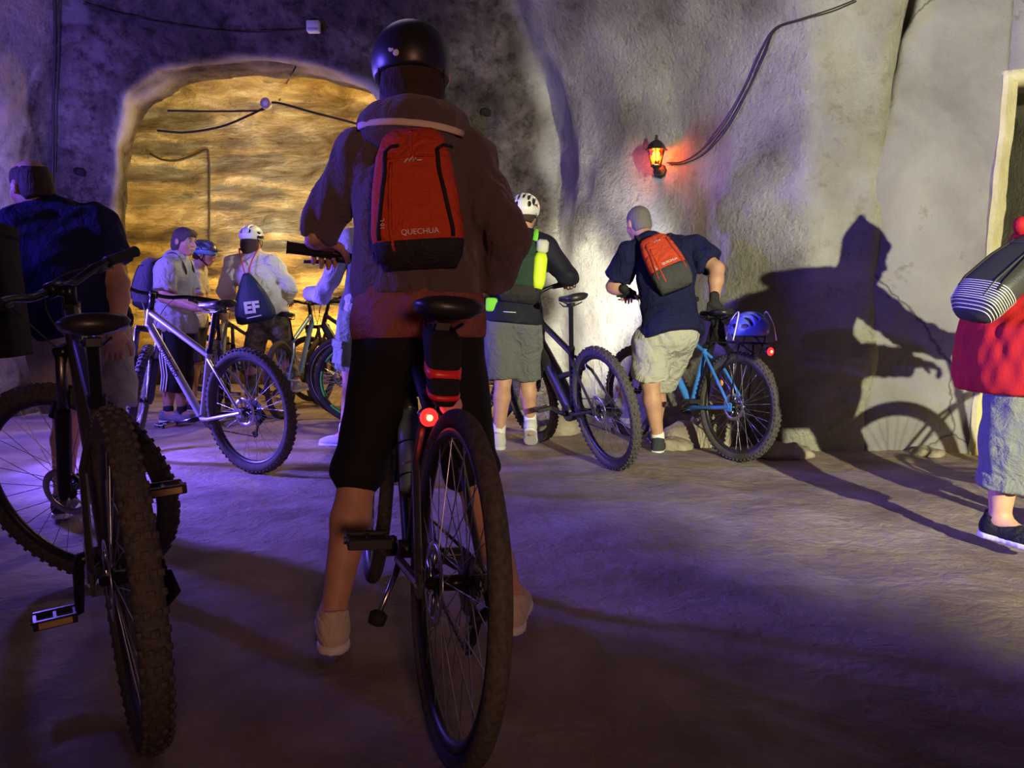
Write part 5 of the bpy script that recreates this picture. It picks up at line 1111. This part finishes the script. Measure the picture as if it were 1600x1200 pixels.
iso('hood', [ell(hd-f*.02+u*.03, V(.100, .120, .122), R, .03), cone(hd-f*.06+u*.08, hd-f*.08+u*.17, .06, .02, .05), ell(hd-f*.05-u*.10, V(.11, .09, .06), R, .05), ell(hd+f*.09-u*.02, V(.085, .10, .11), R, .02, op='-')], REDJ, w9['root'], w9['org'], .009, .03, 0, folds(.006, 93))
tip = P(1594, 352, 3.02); iso('hood_fold', [cone(tip+V(.01, 0, 0), n-w9['fw']*.08+V(0, -.04, 0), .035, .075, .03), cone(tip+V(.03, 0, -.02), n+V(0, -.10, -.02), .02, .05, .03)], REDJ, w9['root'], w9['org'], .009, .03, 0, folds(.006, 94))
a, b, c = w9['legs']['R']; e = b+(c-b)*.50; iso('trouser_cuff', [cone(e-(c-b)*.06, e+(c-b)*.06, .096, .098, .01, cuts=[cut(e+(c-b)*.07, c-b), cut(e-(c-b)*.10, b-c)])], MATS['grey_cotton_trousers'], w9['pants'], w9['org'], .008, .01, .006, folds(.004, 95))
a9 = P(1512, 486, 2.86); b9 = P(1625, 372, 2.92); u9 = unit(b9-a9); o9 = unit(np.cross(u9, V(0, 1, 0))); o9 = o9 if o9[2] > 0 else -o9; o9 = unit(o9-u9*(o9@u9)+V(0, -.35, 0)); r9 = np.cross(o9, u9); R9 = np.stack([r9, o9, u9], 1)
pk9, sf9, put9 = backpack('black backpack with a striped reflective mesh pocket on the person in the red jacket', a9-o9*.05, R9, [(0, .07, .05), (.03, .092, .09), (.12, .105, .11), (.26, .105, .10), (.38, .09, .075), (.45, .06, .04)], mat('black_ripstop', (.030, .031, .034), .55, bump=.25, scale=160), None, .1, None, BLACK_RUB)
SILV = mat('silver_mesh', (.62, .62, .60), .4, .2); DKM = mat('dark_mesh', (.03, .03, .035), .7); prof9 = [(0, .07, .05), (.03, .092, .09), (.12, .105, .11)]
for i in range(12):
    v = .006+.0092*i; mb = MB(); a_ = np.interp(v, [p[0] for p in prof9], [p[1] for p in prof9]); d_9 = np.interp(v, [p[0] for p in prof9], [p[2] for p in prof9])
    rg = superring(u9*v+o9*(d_9/2-.005), r9, o9, a_+.002, d_9/2+.0075, e=.62, n=40); mb.tube(rg+[rg[0]], .0024, 4, cap=False); mb.build('mesh_band', SILV, pk9)

# ------------------------------------------------------------------ lantern, cables, boxes
pl = hit(1032, 268, .0); nl = unit(V(-.45, -1, .05)); IRON = mat('lantern_iron', (.03, .026, .024), .5, .5)
A_ = pl+nl*.02; lan = empty('wall_lantern', pl, 'lit black iron wall lantern with a glowing amber bulb on the rough wall', 'lamp'); o = lambda p: np.asarray(p)-pl
mb = MB(); mb.lathe([(.055, -.03), (.055, .0), (.045, .012), (.02, .02)], o(A_), nl, 8); auto_smooth(mb.build('wall_plate', IRON, lan), 30)
cl_ = pl+nl*.145+V(-.0, 0, .005); mb = MB(); mb.tube([o(A_), o(A_+nl*.05-V(0, 0, .018)), o(cl_-V(0, 0, .03)), o(cl_)], [.014, .012, .012, .018], 8); mb.build('arm', IRON, lan)
mb = MB(); mb.lathe([(.004, -.055), (.011, -.045), (.006, -.03), (.018, -.02), (.03, -.004), (.042, .0), (.042, .010), (.036, .014)], o(cl_), (0, 0, 1), 6); auto_smooth(mb.build('base', IRON, lan), 30)
zb_, zt_ = .014, .125; rb_, rt_ = .040, .066; mb = MB(); gl = MB()
for i in range(6):
    t = PI/3*i+.25; t2 = t+PI/3; pA, pB = V(rb_*math.cos(t), rb_*math.sin(t), zb_), V(rt_*math.cos(t), rt_*math.sin(t), zt_); mb.tube([o(cl_+pA), o(cl_+pB)], .0042, 6)
    pC, pD = V(rb_*math.cos(t2), rb_*math.sin(t2), zb_), V(rt_*math.cos(t2), rt_*math.sin(t2), zt_)
    g_ = MB(); nn = unit(np.cross(pC-pA, pB-pA)); k = .97; g_.loft([[o(cl_+q*V(k, k, 1)+nn*e) for q in (pA, pC, pD, pB)] for e in (0, .0015)]); 
    gm = bpy.data.materials.get('amber_glass')
    if gm is None:
        gm = bpy.data.materials.new('amber_glass'); gm.use_nodes = True; nt = gm.node_tree; nt.nodes.clear(); ou = nt.nodes.new('ShaderNodeOutputMaterial'); tr = nt.nodes.new('ShaderNodeBsdfTransparent'); tr.inputs[0].default_value = (1, .42, .10, 1); gs = nt.nodes.new('ShaderNodeBsdfGlossy'); gs.inputs['Roughness'].default_value = .05; mxs = nt.nodes.new('ShaderNodeMixShader'); mxs.inputs[0].default_value = .06
        nt.links.new(tr.outputs[0], mxs.inputs[1]); nt.links.new(gs.outputs[0], mxs.inputs[2]); nt.links.new(mxs.outputs[0], ou.inputs[0])
    g_.build('pane', gm, lan, smooth=False)
mb.build('frame', IRON, lan)
mb = MB(); mb.lathe([(.086, .122), (.088, .127), (.070, .140), (.060, .165), (.040, .188), (.020, .196), (.012, .205), (.016, .214), (.008, .222), (.013, .232), (.004, .24)], o(cl_), (0, 0, 1), 6); auto_smooth(mb.build('roof', IRON, lan), 30)
mb = MB(); mb.lathe([(.012, .012), (.012, .045)], o(cl_), (0, 0, 1), 12); mb.build('bulb_holder', BLACK_PL, lan)
BULB = mat('lantern_bulb', (1, .6, .2), .4, emit=(1, .52, .12), estr=190); mb = MB(); mb.lathe([(.012, .045), (.024, .055), (.026, .075), (.026, .105), (.018, .116), (.004, .12)], o(cl_), (0, 0, 1), 16); mb.build('bulb', BULB, lan)
CAB = mat('wall_cable', (.035, .030, .028), .7)
def cable(px, label, r=.006, off=.02, pts=None, m=CAB):
    pts = [hit(x, y, off) for x, y in px] if pts is None else pts; c0 = np.asarray(pts[0]); mb = MB(); mb.tube([p-c0 for p in spline(pts, 6)], r, 6); o_ = mb.build('cable', m); o_.location = tuple(c0); return tag(o_, label, 'cable')
cable([(1042, 254), (1068, 252), (1100, 232), (1135, 190), (1168, 130), (1190, 80), (1212, 44), (1250, 30), (1300, 14), (1345, -4)], 'upper of the twin black cables running up the wall from the lantern', .0048, .014)
cable([(1046, 257), (1072, 254), (1104, 238), (1140, 196), (1172, 136), (1196, 84), (1213, 46), (1256, 30), (1300, 18), (1338, 2)], 'lower of the twin black cables running up the wall from the lantern', .0048, .012)
cable([(84, -6), (86, 60), (84, 130), (83, 200), (82, 270), (80, 340)], 'thick vertical cable down the pitted wall behind the balding man', .010, .03)
cable([(92, -6), (93, 60), (90, 130), (88, 200), (86, 270)], 'thinner vertical cable alongside the thick one on the pitted wall', .006, .03)
cable([(130, 6), (200, 24), (290, 42), (380, 50), (470, 46), (489, 38)], 'thin cable sagging along the dark rock to the small white box', .006, .03)
Yb = 8.3
cable(None, 'upper cable strung across the top of the arch to the junction box', .010, pts=[P(262, 173, Yb), P(330, 174, Yb), P(400, 173, Yb), P(415, 170, Yb)])
cable(None, 'cable sagging below the junction box towards the pale jamb', .012, pts=[P(246, 204, Yb), P(290, 207, Yb), P(345, 198, Yb), P(390, 180, Yb), P(416, 167, Yb)])
cable(None, 'cable running from the junction box behind the helmeted rider', .013, pts=[P(420, 160, Yb), P(440, 162, Yb), P(490, 176, Yb), P(545, 190, Yb), P(572, 198, Yb)])
cable([(436, 158), (448, 130), (455, 118), (462, 104)], 'short dark cable climbing from the junction box over the arch rim', .008, .02)
cable([(234, 240), (252, 249), (275, 251), (300, 244), (318, 236), (325, 234)], 'loose loop of cable on the yellow-lit wall ending at a nail', .016, .03)
cable([(325, 234), (327, 260), (327, 300), (327, 345), (326, 400)], 'straight cable hanging down the yellow-lit wall from a nail', .014, .03)
jb = MB(); jb.lathe([(.055, 0), (.058, .01), (.058, .045), (.05, .055)], (0, 0, 0), (0, -1, 0), 20); j = jb.build('junction_box', mat('grey_box', (.40, .36, .36), .6)); j.location = tuple(P(417, 163, 8.3)); tag(j, 'round grey junction box hanging under the arch where the cables meet', 'junction box'); mb = MB(); mb.lathe([(.03, .055), (.028, .06)], (0, 0, 0), (0, -1, 0), 16); mb.build('lid', WHITE_PL, j)
p = hit(490, 42, .05); mb = MB(); mb.box((0, 0, 0), (.115, .07, .10), None, .25); sb = mb.build('alarm_box', WHITE_PL); sb.location = tuple(p); tag(sb, 'small white alarm box fixed high on the dark rock above the arch', 'alarm box')
mb = MB(); mb.tube([V(0, 0, .05), V(.01, 0, .085), V(.035, 0, .11)], .006, 6); mb.build('antenna', BLACK_PL, sb); mb = MB(); mb.box((0, -.036, -.03), (.09, .006, .02)); mb.build('vent_strip', mat('pale_grey_panel', (.5,)*3), sb)

HOLE_MAT = mat('hole_black', (.012, .010, .010), .9, bump=.4, scale=60)  # near-black lumps put in for dark holes in the wall
for px, py, lb in ((758, 174, 'black lump standing for a hole high on the dark wall beside the arch'), (125, 268, 'black lump standing for a hole in the pitted wall near the vertical cables')):
    p = hit(px, py, .0); s_ = iso('hole_lump', [ell(p, (.045, .05, .035), None, .02), ell(p+V(.03, -.01, -.02), (.025, .03, .03), None, .02), ell(p+V(-.03, 0, .0), (.025, .03, .03), None, .02)], HOLE_MAT, None, p, .006, .02, 0, folds(.005, 12, (.02, .06))); s_.location = tuple(p); tag(s_, lb, 'hole')

# loose stones along the wall foot
R_ST = rock('loose_stone', [(.20, .165, .13), (.33, .28, .22), (.44, .38, .31)], 4., .7, .03, fine=14)
for i, (px, py, Y, sx, sy, sz, lb) in enumerate(((872, 668, 5.9, .20, .16, .14, 'rounded boulder on the floor behind the wheel of the black mountain bike'), (1215, 706, 4.95, .20, .14, .06, 'flat stone slab beside the rear wheel of the blue bicycle'), (1072, 668, 5.35, .16, .12, .13, 'pale stone under the crank of the blue bicycle'),
        (1120, 640, 5.35, .20, .10, .24, 'upright rock leaning on the wall behind the blue bicycle frame'), (1055, 690, 5.2, .12, .10, .05, 'low stone beside the dark shoe of the bending man'), (1450, 700, 4.95, .10, .06, .03, 'small dark stone at the foot of the smooth wall'))):
    r_ = np.random.RandomState(i+5); p = P(px, py, Y); p[2] = float(fl_z(p[0], p[1])); pr = [ell(p+V(0, 0, sz*.35), V(sx, sy, sz), None, .05)]+[ell(p+V(r_.uniform(-.5, .5)*sx, r_.uniform(-.4, .4)*sy, sz*.3), V(sx, sy, sz)*r_.uniform(.5, .8), frame3(r_.normal(size=3)+V(0, 1, 0), V(0, 0, 1)), .04) for _ in range(3)]
    s_ = iso('stone', pr, R_ST, None, p, .014, .04, 0, folds(.012, i+40, (.08, .2))); s_.location = tuple(p); tag(s_, lb, 'stone')
